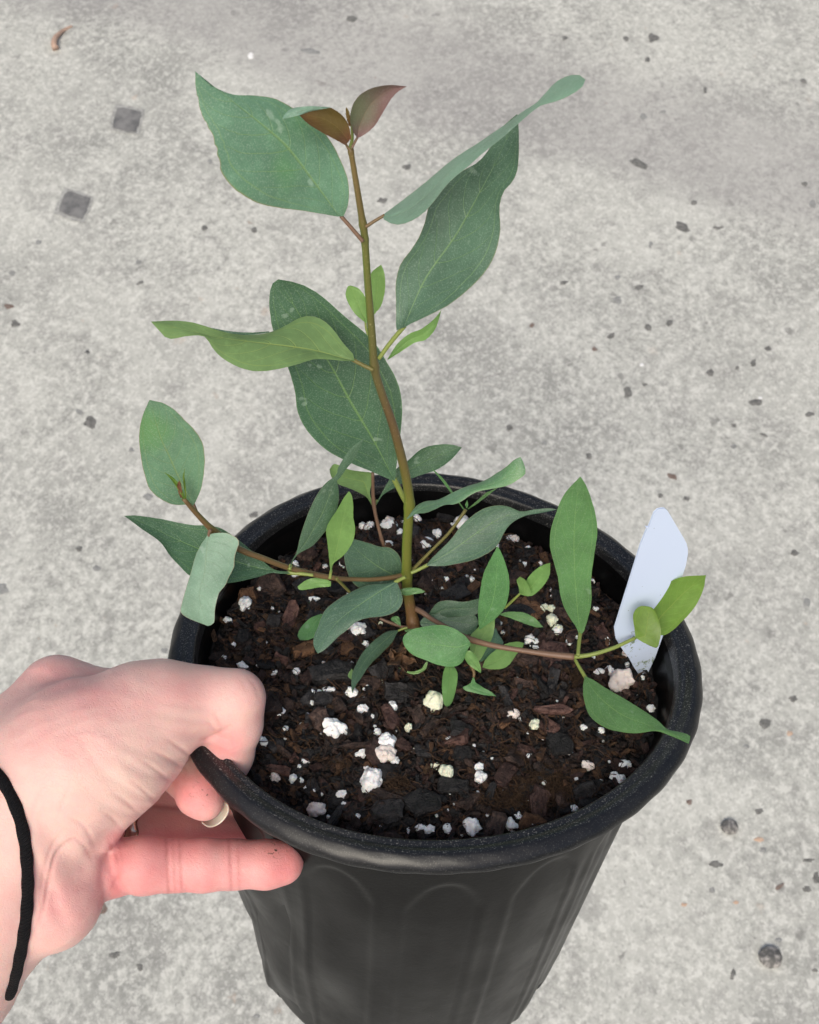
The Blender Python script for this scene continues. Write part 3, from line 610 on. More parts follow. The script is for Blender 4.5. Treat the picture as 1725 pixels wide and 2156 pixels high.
stem('branch', [(845,1238),(827,1199),(810,1155),(797,1109),(787,1059),(785,995)], [5,5,5,4.5,4.5,4], ST_R, plant, off=[-6,-12,-16], label='thin pinkish branch behind the stem', knots=((1058,.3),))
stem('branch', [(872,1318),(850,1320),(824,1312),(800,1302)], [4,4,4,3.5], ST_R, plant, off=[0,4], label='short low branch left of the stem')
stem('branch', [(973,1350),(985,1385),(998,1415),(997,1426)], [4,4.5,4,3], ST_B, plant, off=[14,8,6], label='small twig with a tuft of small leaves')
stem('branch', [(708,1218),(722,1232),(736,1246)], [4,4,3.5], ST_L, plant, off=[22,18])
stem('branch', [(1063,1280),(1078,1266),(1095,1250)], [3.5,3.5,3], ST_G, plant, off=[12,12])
# leaves
leaf('blue', [(711,456),(670,449),(631,443),(590,438),(550,430),(524,418),(502,404),(484,388),(469,368),(461,345),(455,320),(451,300),(448,284),(438,268),(429,250),(421,230),(416,210),(412,180),(411,150)],
 [(724,455),(734,427),(734,386),(723,350),(697,298),(660,254),(616,227),(580,208),(536,201),(492,199),(451,183),(426,163),(411,150)], mid=[(715,456),(664,386),(609,313),(565,272),(480,205),(411,150)],
 off=(2, 12), tilt=3, cup=1.5, bow=3, und=1.2, rag=6, n=80, label='broad blue green leaf at the upper left', pet=[(764,508),(742,482),(718,455)], pr=(5.5,5), pmat=ST_R)
leaf('rust', [(728,306),(697,289),(668,273),(646,258),(631,243),(625,238)], [(740,291),(734,262),(719,241),(697,227),(680,226),(664,228),(640,232),(625,238)], off=(4, 12), cup=-2, bow=1, label='young rust red leaf folded at the growing tip',
 pet=[(738,316),(733,311),(729,304)], pr=(4,3), pmat=ST_B, extra=[('pale', [(697,226.5),(672,231),(650,236),(630,243),(612,247),(594,252)], [(697,226),(680,224.5),(650,223.5),(616,228),(600,240),(594,252)], dict(off=(9, 14), cup=.5, clamp=False))])
leaf('plum', [(753,291),(743,276),(737,251),(743,221),(759,199),(785,185),(818,179),(840,180),(857,182)], [(753,291),(767,284),(789,265),(807,236),(825,207),(840,192),(857,182)], off=(2, 3), cup=-1.5, tilt=2, label='young plum coloured pointed leaf at the growing tip', pet=[(741,312),(746,302),(753,289)], pr=(3.5,3), pmat=ST_R)
leaf('slate', [(849,690),(835,695),(834,647),(834,592),(844,555),(866,526),(884,496),(895,467),(903,434),(925,405),(961,368),(1005,342),(1031,313),(1057,269),(1089,240)],
 [(851,690),(862,683),(910,661),(954,636),(1002,595),(1031,559),(1047,522),(1054,482),(1052,438),(1060,405),(1082,379),(1091,350),(1093,306),(1092,262),(1089,240)], mid=[(850,690),(895,588),(961,493),(1009,408),(1049,331),(1089,240)],
 off=(0, -6), tilt=-3, cup=-1.5, und=1.4, label='large dark wavy leaf at the upper right', pet=[(798,755),(822,722),(852,686)], pr=(5.5,6), pmat=ST_G)
leaf('pale', [(807,452),(855,416),(910,372),(954,335),(1005,302),(1064,262),(1093,240),(1130,216),(1148,196),(1174,170),(1203,158),(1225,159),(1233,167)],
 [(808,462),(829,473),(851,471),(881,457),(906,434),(947,383),(983,353),(1020,320),(1057,291),(1090,262),(1134,225),(1167,215),(1196,203),(1225,185),(1233,167)], off=(3, 12), tilt=-5, cup=1, und=.3, tw=1, label='long narrow twisted leaf pointing to the upper right', pet=[(770,478),(788,466),(810,453)], pr=(4.5,4), pmat=ST_B)
leaf('young', [(815,757),(837,724),(862,703),(888,692),(914,672),(930,652)], [(818,757),(848,738),(873,722),(895,716),(911,701),(921,683),(930,652)], off=(-6, -8), tilt=1, label='small light green leaf under the large wavy one')
leaf('young', [(770,680),(748,661),(734,639),(728,621),(732,604),(739,601)], [(772,680),(776,665),(770,628),(756,608),(739,601)], off=(-8, -10), label='left of two small bright leaves behind the stem', pet=[(775,705),(771,690),(770,676)], pr=(3,3))
leaf('young', [(782,670),(778,640),(780,592),(783,573),(803,557)], [(784,670),(790,660),(803,643),(811,610),(810,577),(803,557)], off=(-8, -10), label='right of two small bright leaves behind the stem')
leaf('dark', [(830,1012),(815,1007),(783,993),(739,975),(687,947),(647,907),(627,867),(621,823),(607,775),(591,735),(574,691),(569,659),(567,627),(573,599),(586,588)],
 [(832,1013),(835,983),(841,935),(847,875),(845,835),(835,799),(815,763),(787,719),(747,683),(720,661),(687,631),(656,609),(623,595),(586,588)], mid=[(831,1012),(787,927),(739,847),(695,767),(631,663),(586,588)],
 off=(-6, -14), cup=-2, und=1.2, label='largest dark green leaf behind the stem', pet=[(858,1062),(846,1040),(830,1008)], pr=(7,7), n=40)
leaf('under', [(747,759),(745,747),(723,723),(703,695),(679,673),(651,665),(627,671),(599,687),(567,700),(527,705),(487,701),(447,691),(407,679),(367,675),(318,677)],
 [(747,760),(727,760),(667,756),(627,767),(587,777),(547,782),(507,775),(467,753),(445,729),(432,709),(399,707),(357,714),(340,701),(318,677)], mid=[(747,759),(727,755),(667,739),(607,729),(527,719),(467,711),(427,703),(318,677)],
 off=(2, 14), tilt=-6, cup=1, und=1., label='long horizontal leaf showing its pale underside', pet=[(786,779),(765,769),(742,757)], pr=(5.5,5), pmat=ST_L)
leaf('slate', [(567,700),(527,705),(487,702),(447,692)], [(567,697.5),(527,700),(487,697.5),(447,690.5)], off=(8, 10), clamp=False, n=12, label='rolled upper edge of the horizontal leaf')
leaf('blue', [(405,1064),(387,1063),(363,1062),(337,1050),(315,1029),(307,1008),(299,976),(294,938),(294,906),(301,874),(315,842)], [(408,1063),(414,1053),(425,1024),(431,986),(431,954),(426,930),(409,904),(390,885),(369,864),(345,849),(315,842)],
 mid=[(407,1063),(379,1010),(355,957),(338,920),(315,842)], off=(24, 22), cup=-1.5, tilt=-2, label='oval upright leaf at the left branch end', pet=[(417,1084),(411,1070),(405,1055)], pr=(4,4), pmat=ST_R)
leaf('olive', [(388,1052),(377,1035),(362,1012),(346,994)], [(391,1050),(383,1030),(368,1008),(346,994)], off=(30, 32), label='slender folded shoot at the left branch end', clamp=False)
leaf('olive', [(390,1050),(387,1020),(385,1005),(389,985)], [(393,1048),(391,1020),(389,1005),(389,985)], off=(30, 32), label='shorter shoot beside the slender one', clamp=False)
leaf('rust', [(380,1048),(374,1030),(374,1018),(378,1012)], [(385,1048),(383,1030),(381,1018),(378,1012)], off=(30, 31), clamp=False)
leaf('dark', [(611,1204),(577,1199),(545,1173),(521,1152),(491,1128),(465,1112),(438,1106),(411,1106),(379,1101),(342,1093),(310,1088),(283,1085),(261,1086)],
 [(611,1208),(590,1208),(571,1206),(550,1213),(510,1223),(475,1228),(438,1226),(401,1213),(379,1192),(358,1170),(342,1146),(323,1130),(299,1114),(278,1098),(261,1086)], mid=[(611,1206),(550,1197),(497,1182),(430,1160),(360,1130),(310,1104),(261,1086)],
 off=(20, 22), tilt=-3, cup=-1.5, und=1., label='pointed dark leaf behind the left branch', pet=[(660,1211),(635,1208),(606,1205)], pr=(4,6), clamp=False)
leaf('pale', [(437,1127),(422,1149),(411,1173),(403,1202),(395,1229),(387,1256),(381,1280),(381,1290),(395,1301),(417,1310),(438,1318)], [(445,1124),(457,1122),(475,1122),(494,1129),(504,1141),(499,1157),(494,1176),(493,1194),(481,1218),(475,1232),(462,1248),(457,1264),(453,1282),(452,1304),(449,1314),(438,1318)],
 mid=[(441,1125),(434,1165),(431,1205),(420,1258),(438,1318)], off=(32, 44), cup=.9, tilt=-1.5, und=.5, label='pale leaf hanging over the left rim', pet=[(444,1116),(441,1120),(440,1128)], pr=(4,4), pmat=ST_R, clamp=False)
leaf('slate', [(610,1194),(616,1179),(625,1162),(632,1131),(646,1089),(663,1050),(684,1019),(707,1001),(712,985),(722,968),(738,945),(770,920)], [(612,1195),(622,1173),(635,1162),(660,1148),(684,1120),(702,1096),(712,1064),(714,1036),(710,1011),(716,1006),(730,987),(744,970),(755,948),(770,920)],
 off=(22, 16), cup=1, tilt=2, label='narrow upright leaf whose tip folds back, left of the stem', pet=[(610,1199),(611,1196),(613,1188)], pr=(5,4))
leaf('young', [(696,1206),(693,1173),(690,1145),(687,1117),(695,1096),(709,1075),(723,1050),(735,1034)], [(698,1206),(702,1187),(716,1176),(730,1162),(744,1138),(748,1113),(744,1088),(744,1064),(741,1043),(735,1034)],
 off=(24, 22), cup=-1.2, label='glossy bright green upright leaf above the left branch', pet=[(695,1218),(696,1210),(698,1200)], pr=(4,3.5), mid=[(697,1206),(706,1170),(717,1120),(735,1034)])
leaf('young', [(697,1224),(681,1218),(660,1217),(642,1223),(627,1235)], [(697,1230),(695,1235),(670,1237),(642,1242),(630,1241),(627,1235)], off=(16, 14), label='small pale leaf just under the left branch')
leaf('slate', [(846,1216),(846,1201),(845,1183),(838,1166),(821,1153),(800,1151),(775,1143),(744,1135),(733,1139)], [(846,1222),(835,1228),(800,1240),(770,1240),(754,1236),(737,1218),(727,1187),(725,1158),(733,1139)], off=(-4, -2), cup=-1, mid=[(846,1219),(800,1195),(760,1165),(733,1139)], label='rounded dark leaf behind the stem over the soil')
leaf('slate', [(834,1224),(814,1229),(775,1232),(740,1246),(712,1262),(688,1281),(677,1299),(670,1320),(662,1337),(660,1358),(669,1376)], [(836,1224),(842,1240),(847,1253),(847,1271),(835,1287),(810,1297),(775,1301),(751,1309),(730,1327),(712,1341),(695,1358),(681,1370),(669,1376)],
 mid=[(835,1225),(800,1245),(755,1275),(715,1305),(690,1335),(669,1376)], off=(10, 20), cup=1.5, tilt=-2, label='big drooping dusty leaf in front, left of the stem', pet=[(854,1215),(845,1219),(832,1226)], pr=(4.5,5))
leaf('mid', [(676,1292),(653,1302),(635,1320),(627,1337),(632,1348)], [(690,1296),(676,1316),(667,1337),(650,1347),(632,1348)], off=(8, 10), label='small green leaf peeking out behind the big drooping one')
leaf('slate', [(838,1327),(817,1329),(793,1344),(768,1369),(753,1393),(742,1418),(740,1442),(742,1460)], [(839,1328),(834,1338),(824,1355),(800,1379),(779,1400),(765,1421),(748,1446),(742,1460)], off=(6, 8), cup=1, label='narrow dark leaf hanging to the soil, left of the stem base', pet=[(858,1322),(848,1324),(836,1329)], pr=(3,3))
leaf('mid', [(842,1241),(858,1237.5),(870,1237.5),(884,1239),(896,1246)], [(842,1251),(856,1254),(870,1251.5),(887,1249),(896,1246)], off=(10, 12), label='small pointed leaf crossing the stem')
leaf('dark', [(792,1060),(813,1022),(833,989),(859,970),(888,945),(922,936),(951,936),(973,942)], [(794,1061),(807,1042),(833,1026),(863,1009),(890,999),(920,989),(950,968),(973,942)], off=(-16, -18), cup=-1, label='dark leaf behind the stem pointing to the upper right', pet=[(788,1064),(791,1060),(796,1053)], pr=(4,3.5))
leaf('under', [(782,1062),(772,1047),(754,1036),(730,1026),(712,1019),(698,1004),(694,988)], [(784,1061),(779,1036),(784,1015),(786,997),(765,993),(737,989),(716,980),(703,977),(694,988)], off=(-14, -12), cup=-1, label='light green curled leaf behind the narrow upright one', pet=[(788,1062),(784,1060),(779,1050)], pr=(3.5,3.5))
leaf('blue', [(856,1092),(867,1078),(877,1065),(897,1055),(923,1052),(957,1035),(983,1024),(1017,1013),(1043,998),(1067,982),(1083,968),(1096,962)], [(858,1093),(877,1082),(897,1080),(917,1072),(937,1063),(957,1062),(973,1055),(990,1043),(1010,1034),(1043,1028),(1070,1022),(1093,1009),(1107,996),(1103,975),(1096,962)],
 off=(16, 8), tilt=-3, cup=1, tw=3, label='curled blue green leaf right of the stem over the back rim')
leaf('mid', [(976,1073),(955,1045),(930,1012),(906,983)], [(978,1072),(959,1044),(934,1008),(906,983)], off=(-10, -8), n=16, label='thin needle-like leaf pointing up left')
leaf('mid', [(984,1072),(1005,1054),(1025,1037),(1048,1027)], [(987,1072),(1010,1057),(1032,1040),(1048,1027)], off=(-10, -10), n=16, label='thin needle-like leaf pointing up right')
leaf('mid', [(982,1070),(980,1062),(984,1053)], [(984,1070),(986,1062),(984,1053)], off=(-10, -10), n=10)
leaf('slate', [(898,1190),(907,1178),(923,1162),(950,1135),(973,1105),(1000,1082),(1023,1069),(1050,1064),(1073,1067),(1097,1077),(1123,1073),(1157,1070),(1173,1073)], [(900,1191),(930,1192),(963,1187),(997,1179),(1027,1165),(1047,1149),(1060,1125),(1070,1109),(1087,1095),(1110,1085),(1140,1080),(1173,1073)],
 mid=[(899,1190),(950,1160),(1010,1118),(1060,1088),(1110,1080),(1173,1073)], off=(6, 2), cup=-1.5, label='dark leaf right of the stem with a twisted tip', pet=[(866,1206),(882,1199),(903,1188)], pr=(4.5,4.5))
leaf('mid', [(1220,1337),(1213,1320),(1192,1287),(1180,1253),(1176,1220),(1167,1187),(1158,1149),(1161,1112),(1172,1078),(1188,1041),(1222,1003)], [(1223,1337),(1230,1328),(1240,1295),(1246,1262),(1245,1220),(1251,1170),(1258,1120),(1253,1078),(1242,1041),(1232,1018),(1222,1003)],
 mid=[(1221,1337),(1215,1270),(1210,1200),(1209,1120),(1214,1060),(1222,1003)], off=(26, 26), cup=-2, label='tall upright green leaf on the right branch', pet=[(1217,1380),(1219,1358),(1222,1330)], pr=(5,5))
leaf('mid', [(1231,1424),(1247,1430),(1276,1449),(1313,1470),(1347,1491),(1384,1516),(1405,1535),(1430,1541),(1453,1549),(1450,1566)], [(1231,1425),(1228,1445),(1230,1474),(1242,1507),(1267,1528),(1297,1539),(1338,1544),(1380,1539),(1401,1545),(1426,1555),(1450,1566)],
 mid=[(1231,1425),(1260,1465),(1310,1505),(1370,1528),(1410,1541),(1450,1566)], off=(12, 34), cup=1.5, tilt=2, label='drooping leaf whose tip rests over the right rim', pet=[(1210,1386),(1219,1403),(1234,1428)], pr=(4,5), clamp=False)
leaf('olive', [(1380,1322),(1363,1300),(1361,1276),(1384,1249),(1409,1226),(1442,1214),(1487,1211)], [(1383,1326),(1393,1338),(1413,1330),(1438,1307),(1463,1278),(1480,1245),(1487,1211)], off=(26, 24), cup=-1, tilt=1, label='larger olive green leaf in front of the white label', clamp=False)
leaf('olive', [(1338,1343),(1336,1324),(1333,1299),(1338,1284),(1350,1276),(1367,1277)], [(1340,1344),(1359,1355),(1382,1364),(1388,1353),(1392,1328),(1384,1295),(1375,1281),(1367,1277)], off=(34, 34), cup=-1, label='smaller round olive leaf at the right branch end', clamp=False)
leaf('mid', [(1009,1325),(1007,1300),(1007,1282),(1012,1242),(1018,1209),(1030,1182),(1048,1150)], [(1012,1325),(1030,1312),(1047,1299),(1063,1279),(1072,1249),(1072,1215),(1063,1182),(1055,1162),(1048,1150)], off=(14, 14), cup=-1.2, label='upright mid green leaf right of the stem')
leaf('slate', [(888,1310),(903,1292),(920,1270),(943,1264),(977,1267),(1009,1260)], [(890,1316),(920,1303),(950,1300),(985,1297),(1007,1290),(1009,1260)], off=(2, 4), label='dark leaf low behind the right branch')
leaf('slate', [(884,1310),(893,1300),(910,1294),(943,1287),(973,1285),(1000,1295),(1008,1312)], [(885,1312),(890,1320),(915,1330),(937,1324),(973,1335),(997,1333),(1008,1312)], off=(5, 6), label='second dark leaf low in front of the first')
leaf('slate', [(1010,1392),(1015,1365),(1030,1335),(1045,1322)], [(1012,1394),(1035,1380),(1060,1356),(1048,1332),(1045,1322)], off=(3, 5), label='bluish leaf half hidden under the branch')
leaf('young', [(990,1368),(988,1345),(993,1335),(1010,1318),(1026,1300),(1041,1289)], [(1000,1392),(1010,1391),(1023,1369),(1037,1342),(1042,1315),(1041,1289)], off=(5, 8), label='bright leaf crossing the right branch')
leaf('mid', [(991,1353),(980,1339),(957,1324),(930,1316),(897,1319),(870,1325),(852,1337),(848,1347)], [(991,1357),(983,1372),(973,1395),(953,1404),(923,1400),(897,1390),(870,1379),(853,1362),(848,1347)], off=(22, 26), cup=1.2, label='oval light veined leaf in front of the stem base')
leaf('young', [(1012,1417),(990,1402),(978,1385),(977,1373)], [(1013,1416),(1012,1402),(1003,1382),(990,1370),(977,1373)], off=(16, 18), label='small bright rounded leaf above the tuft')
leaf('young', [(1016,1405),(1023,1388),(1043,1369),(1067,1355),(1090,1351),(1104,1354)], [(1018,1406),(1033,1409),(1057,1408),(1073,1399),(1087,1379),(1099,1366),(1104,1354)], off=(5, 5), label='bright leaf of the tuft pointing right')
leaf('young', [(945,1403),(938,1404),(932,1425),(931,1455),(935,1482),(942,1488)], [(955,1402),(963,1415),(963,1435),(957,1465),(950,1482),(942,1488)], off=(10, 10), label='narrow bright leaf hanging down to the soil')
leaf('mid', [(996,1425),(990,1439),(975,1447),(981,1454),(1000,1459),(1023,1464),(1045,1466)], [(998,1425),(1002,1437),(1011,1443),(1020,1449),(1035,1457),(1045,1466)], off=(6, 5), label='small leaf folded like a wedge, lowest of the tuft')
leaf('mid', [(1053,1293),(1070,1288),(1103,1290),(1127,1302),(1144,1320)], [(1054,1295),(1073,1301),(1100,1311),(1130,1321),(1144,1320)], off=(6, 5), label='narrow flat leaf lying over the right soil')
leaf('young', [(1096,1250),(1106,1228),(1113,1215),(1127,1200),(1143,1190),(1159,1185)], [(1098,1252),(1108,1255),(1123,1253),(1143,1235),(1157,1212),(1159,1185)], off=(12, 12), label='larger of the two bright leaves on a thin stalk')
leaf('young', [(1094,1250),(1092,1235),(1088,1222),(1095,1214)], [(1098,1252),(1115,1254),(1117,1242),(1107,1222),(1095,1214)], off=(15, 15), label='smaller of the two bright leaves on a thin stalk')
leaf('mid', [(843,1318),(830,1310),(823,1305),(826,1299),(833,1297)], [(844,1318),(843,1308),(840,1299),(833,1297)], off=(6, 6), n=14, label='tiny ear-shaped leaf at the stem base')
leaf('mid', [(852,1327),(862,1324),(880,1324)], [(853,1330),(868,1334),(880,1324)], off=(6, 6), n=12)
leaf('under', [(898,1393),(886,1408),(864,1414),(836,1404)], [(901,1393),(896,1410),(868,1420),(836,1404)], off=(4, 3), n=18, label='thin withered strip curled on the soil')
leaf('under', [(739,1410),(734,1418),(733,1425),(741,1432)], [(741,1408),(745,1415),(745,1425),(741,1432)], off=(3, 3), n=10, label='yellowed scrap behind the narrow dark leaf')
DV = []; DU = []; gn = 34
for i in range(gn):
    for j in range(gn):
        p_, q_ = -1+2*i/(gn-1), -1+2*j/(gn-1); k_ = math.sqrt(p_*p_+q_*q_)/max(abs(p_), abs(q_), 1e-6); p_, q_ = p_/k_, q_/k_
        nx_ = [noise.noise(Vector((p_*2.1+s_, q_*2.1, s_*3))) for s_ in (1, 5, 9)]; nn_ = noise.noise(Vector((p_*6, q_*6, 2)))
        x, y = 853+p_*30+nx_[0]*26, 1378+q_*25+nx_[1]*24; z = zref(x, y)-.006-.008*nx_[2]-.003*nn_; DV.append(ray(x, y)*min(z, zpl(x, y)-.001)); DU.append((i/gn, j/gn))
DF = [(i*gn+j, (i+1)*gn+j, (i+1)*gn+j+1, i*gn+j+1) for i in range(gn-1) for j in range(gn-1)]
DM = M('dead_leaf'); DM.set(Base_Color=DM.mix(DM.step(DM.noise(260, 5, .7), .35, .65), (.045, .022, .013), (.20, .11, .055)), Roughness=.8); DM.bump(DM.noise(500, 4), .6, .0008)
o = obj('leaf', c2w(np.array(DV)), DF, DM.m, plant, uv=DU); o['label'] = 'crumpled brown dead leaf at the stem base'

# ------------------------------------------------------------ white label
OUT = [(1395,1071),(1400,1071.5),(1406,1077),(1438.5,1132),(1445,1144),(1448,1156),(1448,1166),(1444,1190),(1432,1226),(1415,1275),(1397,1335),(1380,1382),(1361,1424),(1356,1419),(1352,1424),(1344,1417),(1336,1405),(1325,1385),(1310,1365),(1298,1345),(1295,1322),(1308,1280),(1330,1210),(1350,1145),(1363,1113),(1361,1110),(1366,1111),(1378,1080),(1385,1073)]
ua, va, ha = on_soil(1345, 1420); p0 = pot(ua, va, ha); z0 = p0[2]
tn = np.array([.10, .30, -.95]); tn /= np.linalg.norm(tn)           # tag plane normal
tn = np.cross(np.cross(PA, [1, .15, 0]), PA); 
dirx = np.array([.93, .12, .30]); dirx /= np.linalg.norm(dirx); upv = PA*.96+np.array([.22, 0, .12]); tn = np.cross(dirx, upv); tn /= np.linalg.norm(tn)
def ontag(x, y): r = ray(x, y); return r*((p0@tn)/(r@tn))
TV = []; n_ = len(OUT)
cen = ontag(1370, 1240)
for s_ in (0, 1):
    for q in OUT: TV.append(ontag(*q)+tn*(.0005*s_))
# continue under the soil
TF = [tuple(range(n_)), tuple(reversed(range(n_, 2*n_)))]+[(k, (k+1) % n_, n_+(k+1) % n_, n_+k) for k in range(n_)]
lm = M('white_label_plastic'); xyz = lm.n('SeparateXYZ'); lm.l(lm.co(), xyz.inputs[0])
hh = c2w(np.array(TV)); lo = c2w(p0); 
alg = lm.noise(330, 4, .75); far_ = lm.n('VectorMath', operation='DISTANCE'); lm.l(lm.co(), far_.inputs[0]); far_.inputs[1].default_value = (0, 0, 0)
near = lm.step(far_.outputs['Value'], .006, .034, .20, -.10)
col = lm.mix(lm.step(lm.math('ADD', alg, near), .74, .80, 0, .85), (.54, .63, .80), (.13, .19, .06))
spk = lm.noise(900, 1, .5); col = lm.mix(lm.step(spk, .775, .80, 0, .9), col, (.03, .035, .03))
lm.set(Base_Color=col, Roughness=.4)
tg = obj('plant_label', c2w(np.array(TV)), TF, lm.m, smooth=False, loc=c2w(ontag(1330, 1395)))
tag(tg, 'blank white plastic plant label stuck upright in the soil at right', 'plant label')
bv = tg.modifiers.new('bevel', 'BEVEL'); bv.width = .00012; bv.segments = 2; bv.limit_method = 'ANGLE'

# ------------------------------------------------------------ hand (implicit surface, one continuous mesh)
def hp(x, y, z, r): return ray(x, y)*z, r*z/FPX
VOX = .00062
lo_ = np.array([-.170, -.150, .235]); hi_ = np.array([-.022, -.034, .345])
nx, ny, nz = [int(math.ceil((b-a)/VOX)) for a, b in zip(lo_, hi_)]
gx = (lo_[0]+VOX*np.arange(nx)).astype(np.float32)[:, None, None]; gy = (lo_[1]+VOX*np.arange(ny)).astype(np.float32)[None, :, None]; gz = (lo_[2]+VOX*np.arange(nz)).astype(np.float32)[None, None, :]
def cone(a, b, flat=None):
    (p, r1), (q, r2) = a, b; d = q-p; L2 = float(d@d)
    t = np.clip(((gx-p[0])*d[0]+(gy-p[1])*d[1]+(gz-p[2])*d[2])/L2, 0, 1)
    return (np.sqrt((gx-p[0]-t*d[0])**2+(gy-p[1]-t*d[1])**2+(gz-p[2]-t*d[2])**2)-(r1+(r2-r1)*t)).astype(np.float32)
def ell(a, sx, sy, sz, rot=0):
    p, r = a; X = gx-p[0]; Y = gy-p[1]; Z = gz-p[2]; c_, s_ = math.cos(rot), math.sin(rot)
    X2 = X*c_+Y*s_; Y2 = -X*s_+Y*c_
    k = np.sqrt((X2/sx)**2+(Y2/sy)**2+(Z/sz)**2); return ((k-1)*r*min(sx, sy, sz)).astype(np.float32) if 0 else ((k-r)*min(sx, sy, sz)).astype(np.float32)
def smin(a, b, k):
    h = np.clip(.5+.5*(b-a)/k, 0, 1); return b*(1-h)+a*h-k*h*(1-h)
def chain(pts, k=.003):
    f_ = None
    for a, b in zip(pts[:-1], pts[1:]):
        c_ = cone(hp(*a), hp(*b)); f_ = c_ if f_ is None else smin(f_, c_, k)
    return f_
palm = chain([(-420, 2330, .305, 215), (-180, 2020, .298, 215), (-60, 1850, .296, 212), (60, 1740, .295, 170)], .006)
palm = smin(palm, chain([(60, 1680, .294, 165), (170, 1600, .293, 160), (240, 1560, .295, 142), (320, 1505, .298, 100)], .006), .010)
palm = smin(palm, chain([(20, 1600, .305, 120), (115, 1448, .315, 62)], .005), .014)               # index knuckle
palm = smin(palm, chain([(118, 1450, .315, 58), (250, 1452, .318, 42)], .005), .006)
hypo = chain([(20, 1860, .294, 130), (104, 1880, .291, 98), (118, 1850, .293, 92)], .005)
hypo = smin(hypo, cone(hp(70, 1925, .293, 86), hp(112, 1900, .291, 88)), .006)
palm = smin(palm, hypo, .003)
thumb = chain([(300, 1500, .297, 98), (350, 1487, .299, 88), (430, 1478, .302, 70), (497, 1470, .302, 57)], .004)
thumb = smin(thumb, chain([(497, 1470, .302, 56), (494, 1525, .305, 56), (480, 1590, .309, 50), (468, 1640, .313, 42)], .003), .0035)
hand = smin(palm, thumb, .006)
cf2 = cone(hp(350, 1600, .299, 30), hp(250, 1672, .297, 44)); hand = smin(hand, cf2, .005)
index = chain([(250, 1500, .325, 50), (330, 1590, .328, 50), (395, 1628, .316, 52), (420, 1674, .307, 46), (434, 1690, .306, 37)], .002)
pinkyb = chain([(110, 1800, .305, 86), (190, 1826, .301, 72), (235, 1828, .300, 58)], .004)
pinky = chain([(225, 1826, .300, 57), (300, 1822, .301, 59), (370, 1822, .304, 53.5), (430, 1822, .305, 53.5), (492, 1820, .307, 50), (560, 1820, .308, 49), (593, 1817, .309, 46)], .002)
ringf = chain([(100, 1740, .318, 60), (200, 1745, .325, 52), (280, 1748, .328, 50), (400, 1752, .331, 47), (520, 1768, .334, 43)], .002)
middle = chain([(110, 1650, .325, 60), (240, 1680, .335, 52), (380, 1690, .340, 48), (500, 1700, .340, 44)], .002)
pinky = smin(pinky, pinkyb, .002)
hand = smin(hand, pinky, .0014); hand = smin(hand, ringf, .001); hand = smin(hand, middle, .001); hand = smin(hand, index, .001)
# creases: shallow grooves (point, normal direction, width, depth, radius)
def groove(F_, P, nrm, wd, dp, rad):
    p = ray(P[0], P[1])*P[2]; n = np.array(nrm, float); n /= np.linalg.norm(n)
    d = (gx-p[0])*n[0]+(gy-p[1])*n[1]+(gz-p[2])*n[2]; rr2 = (gx-p[0])**2+(gy-p[1])**2+(gz-p[2])**2
    return (F_+dp*np.exp(-(d/wd)**2)*np.exp(-(rr2/rad**2)**2)).astype(np.float32)
for x, wd, dp in ((352, .0009, .00045), (366, .0008, .0003), (380, .0008, .0004), (484, .0009, .00045), (502, .0009, .0003)):
    hand = groove(hand, (x, 1820, .296), (1, .05, 0), wd, dp, .011)
hand = groove(hand, (235, 1840, .292), (.93, .36, 0), .0012, .0011, .011)
hand = groove(hand, (448, 1560, .292), (.35, 1, 0), .0016, .0009, .010)
hand = groove(hand, (192, 1812, .276), (.8, -.62, 0), .0026, .0022, .011)
hand = groove(hand, (128, 1850, .270), (.93, .36, 0), .0028, .0016, .017)
hand = groove(hand, (85, 1900, .270), (.95, .32, 0), .0016, .0009, .013)
hand = groove(hand, (165, 1440, .292), (.45, -.9, 0), .0022, .0010, .009)
for (x, y, a, dp, ln) in ((330, 1640, 40, .0004, .007), (350, 1610, 35, .0003, .007), (300, 1680, 50, .00045, .008), (270, 1720, 50, .00035, .006), (405, 1530, 20, .0004, .006), (420, 1505, 15, .0003, .006), (250, 1640, 60, .0002, .01)):
    hand = groove(hand, (x, y, .282), (math.sin(math.radians(a)), math.cos(math.radians(a)), 0), .0010, dp, ln*2)

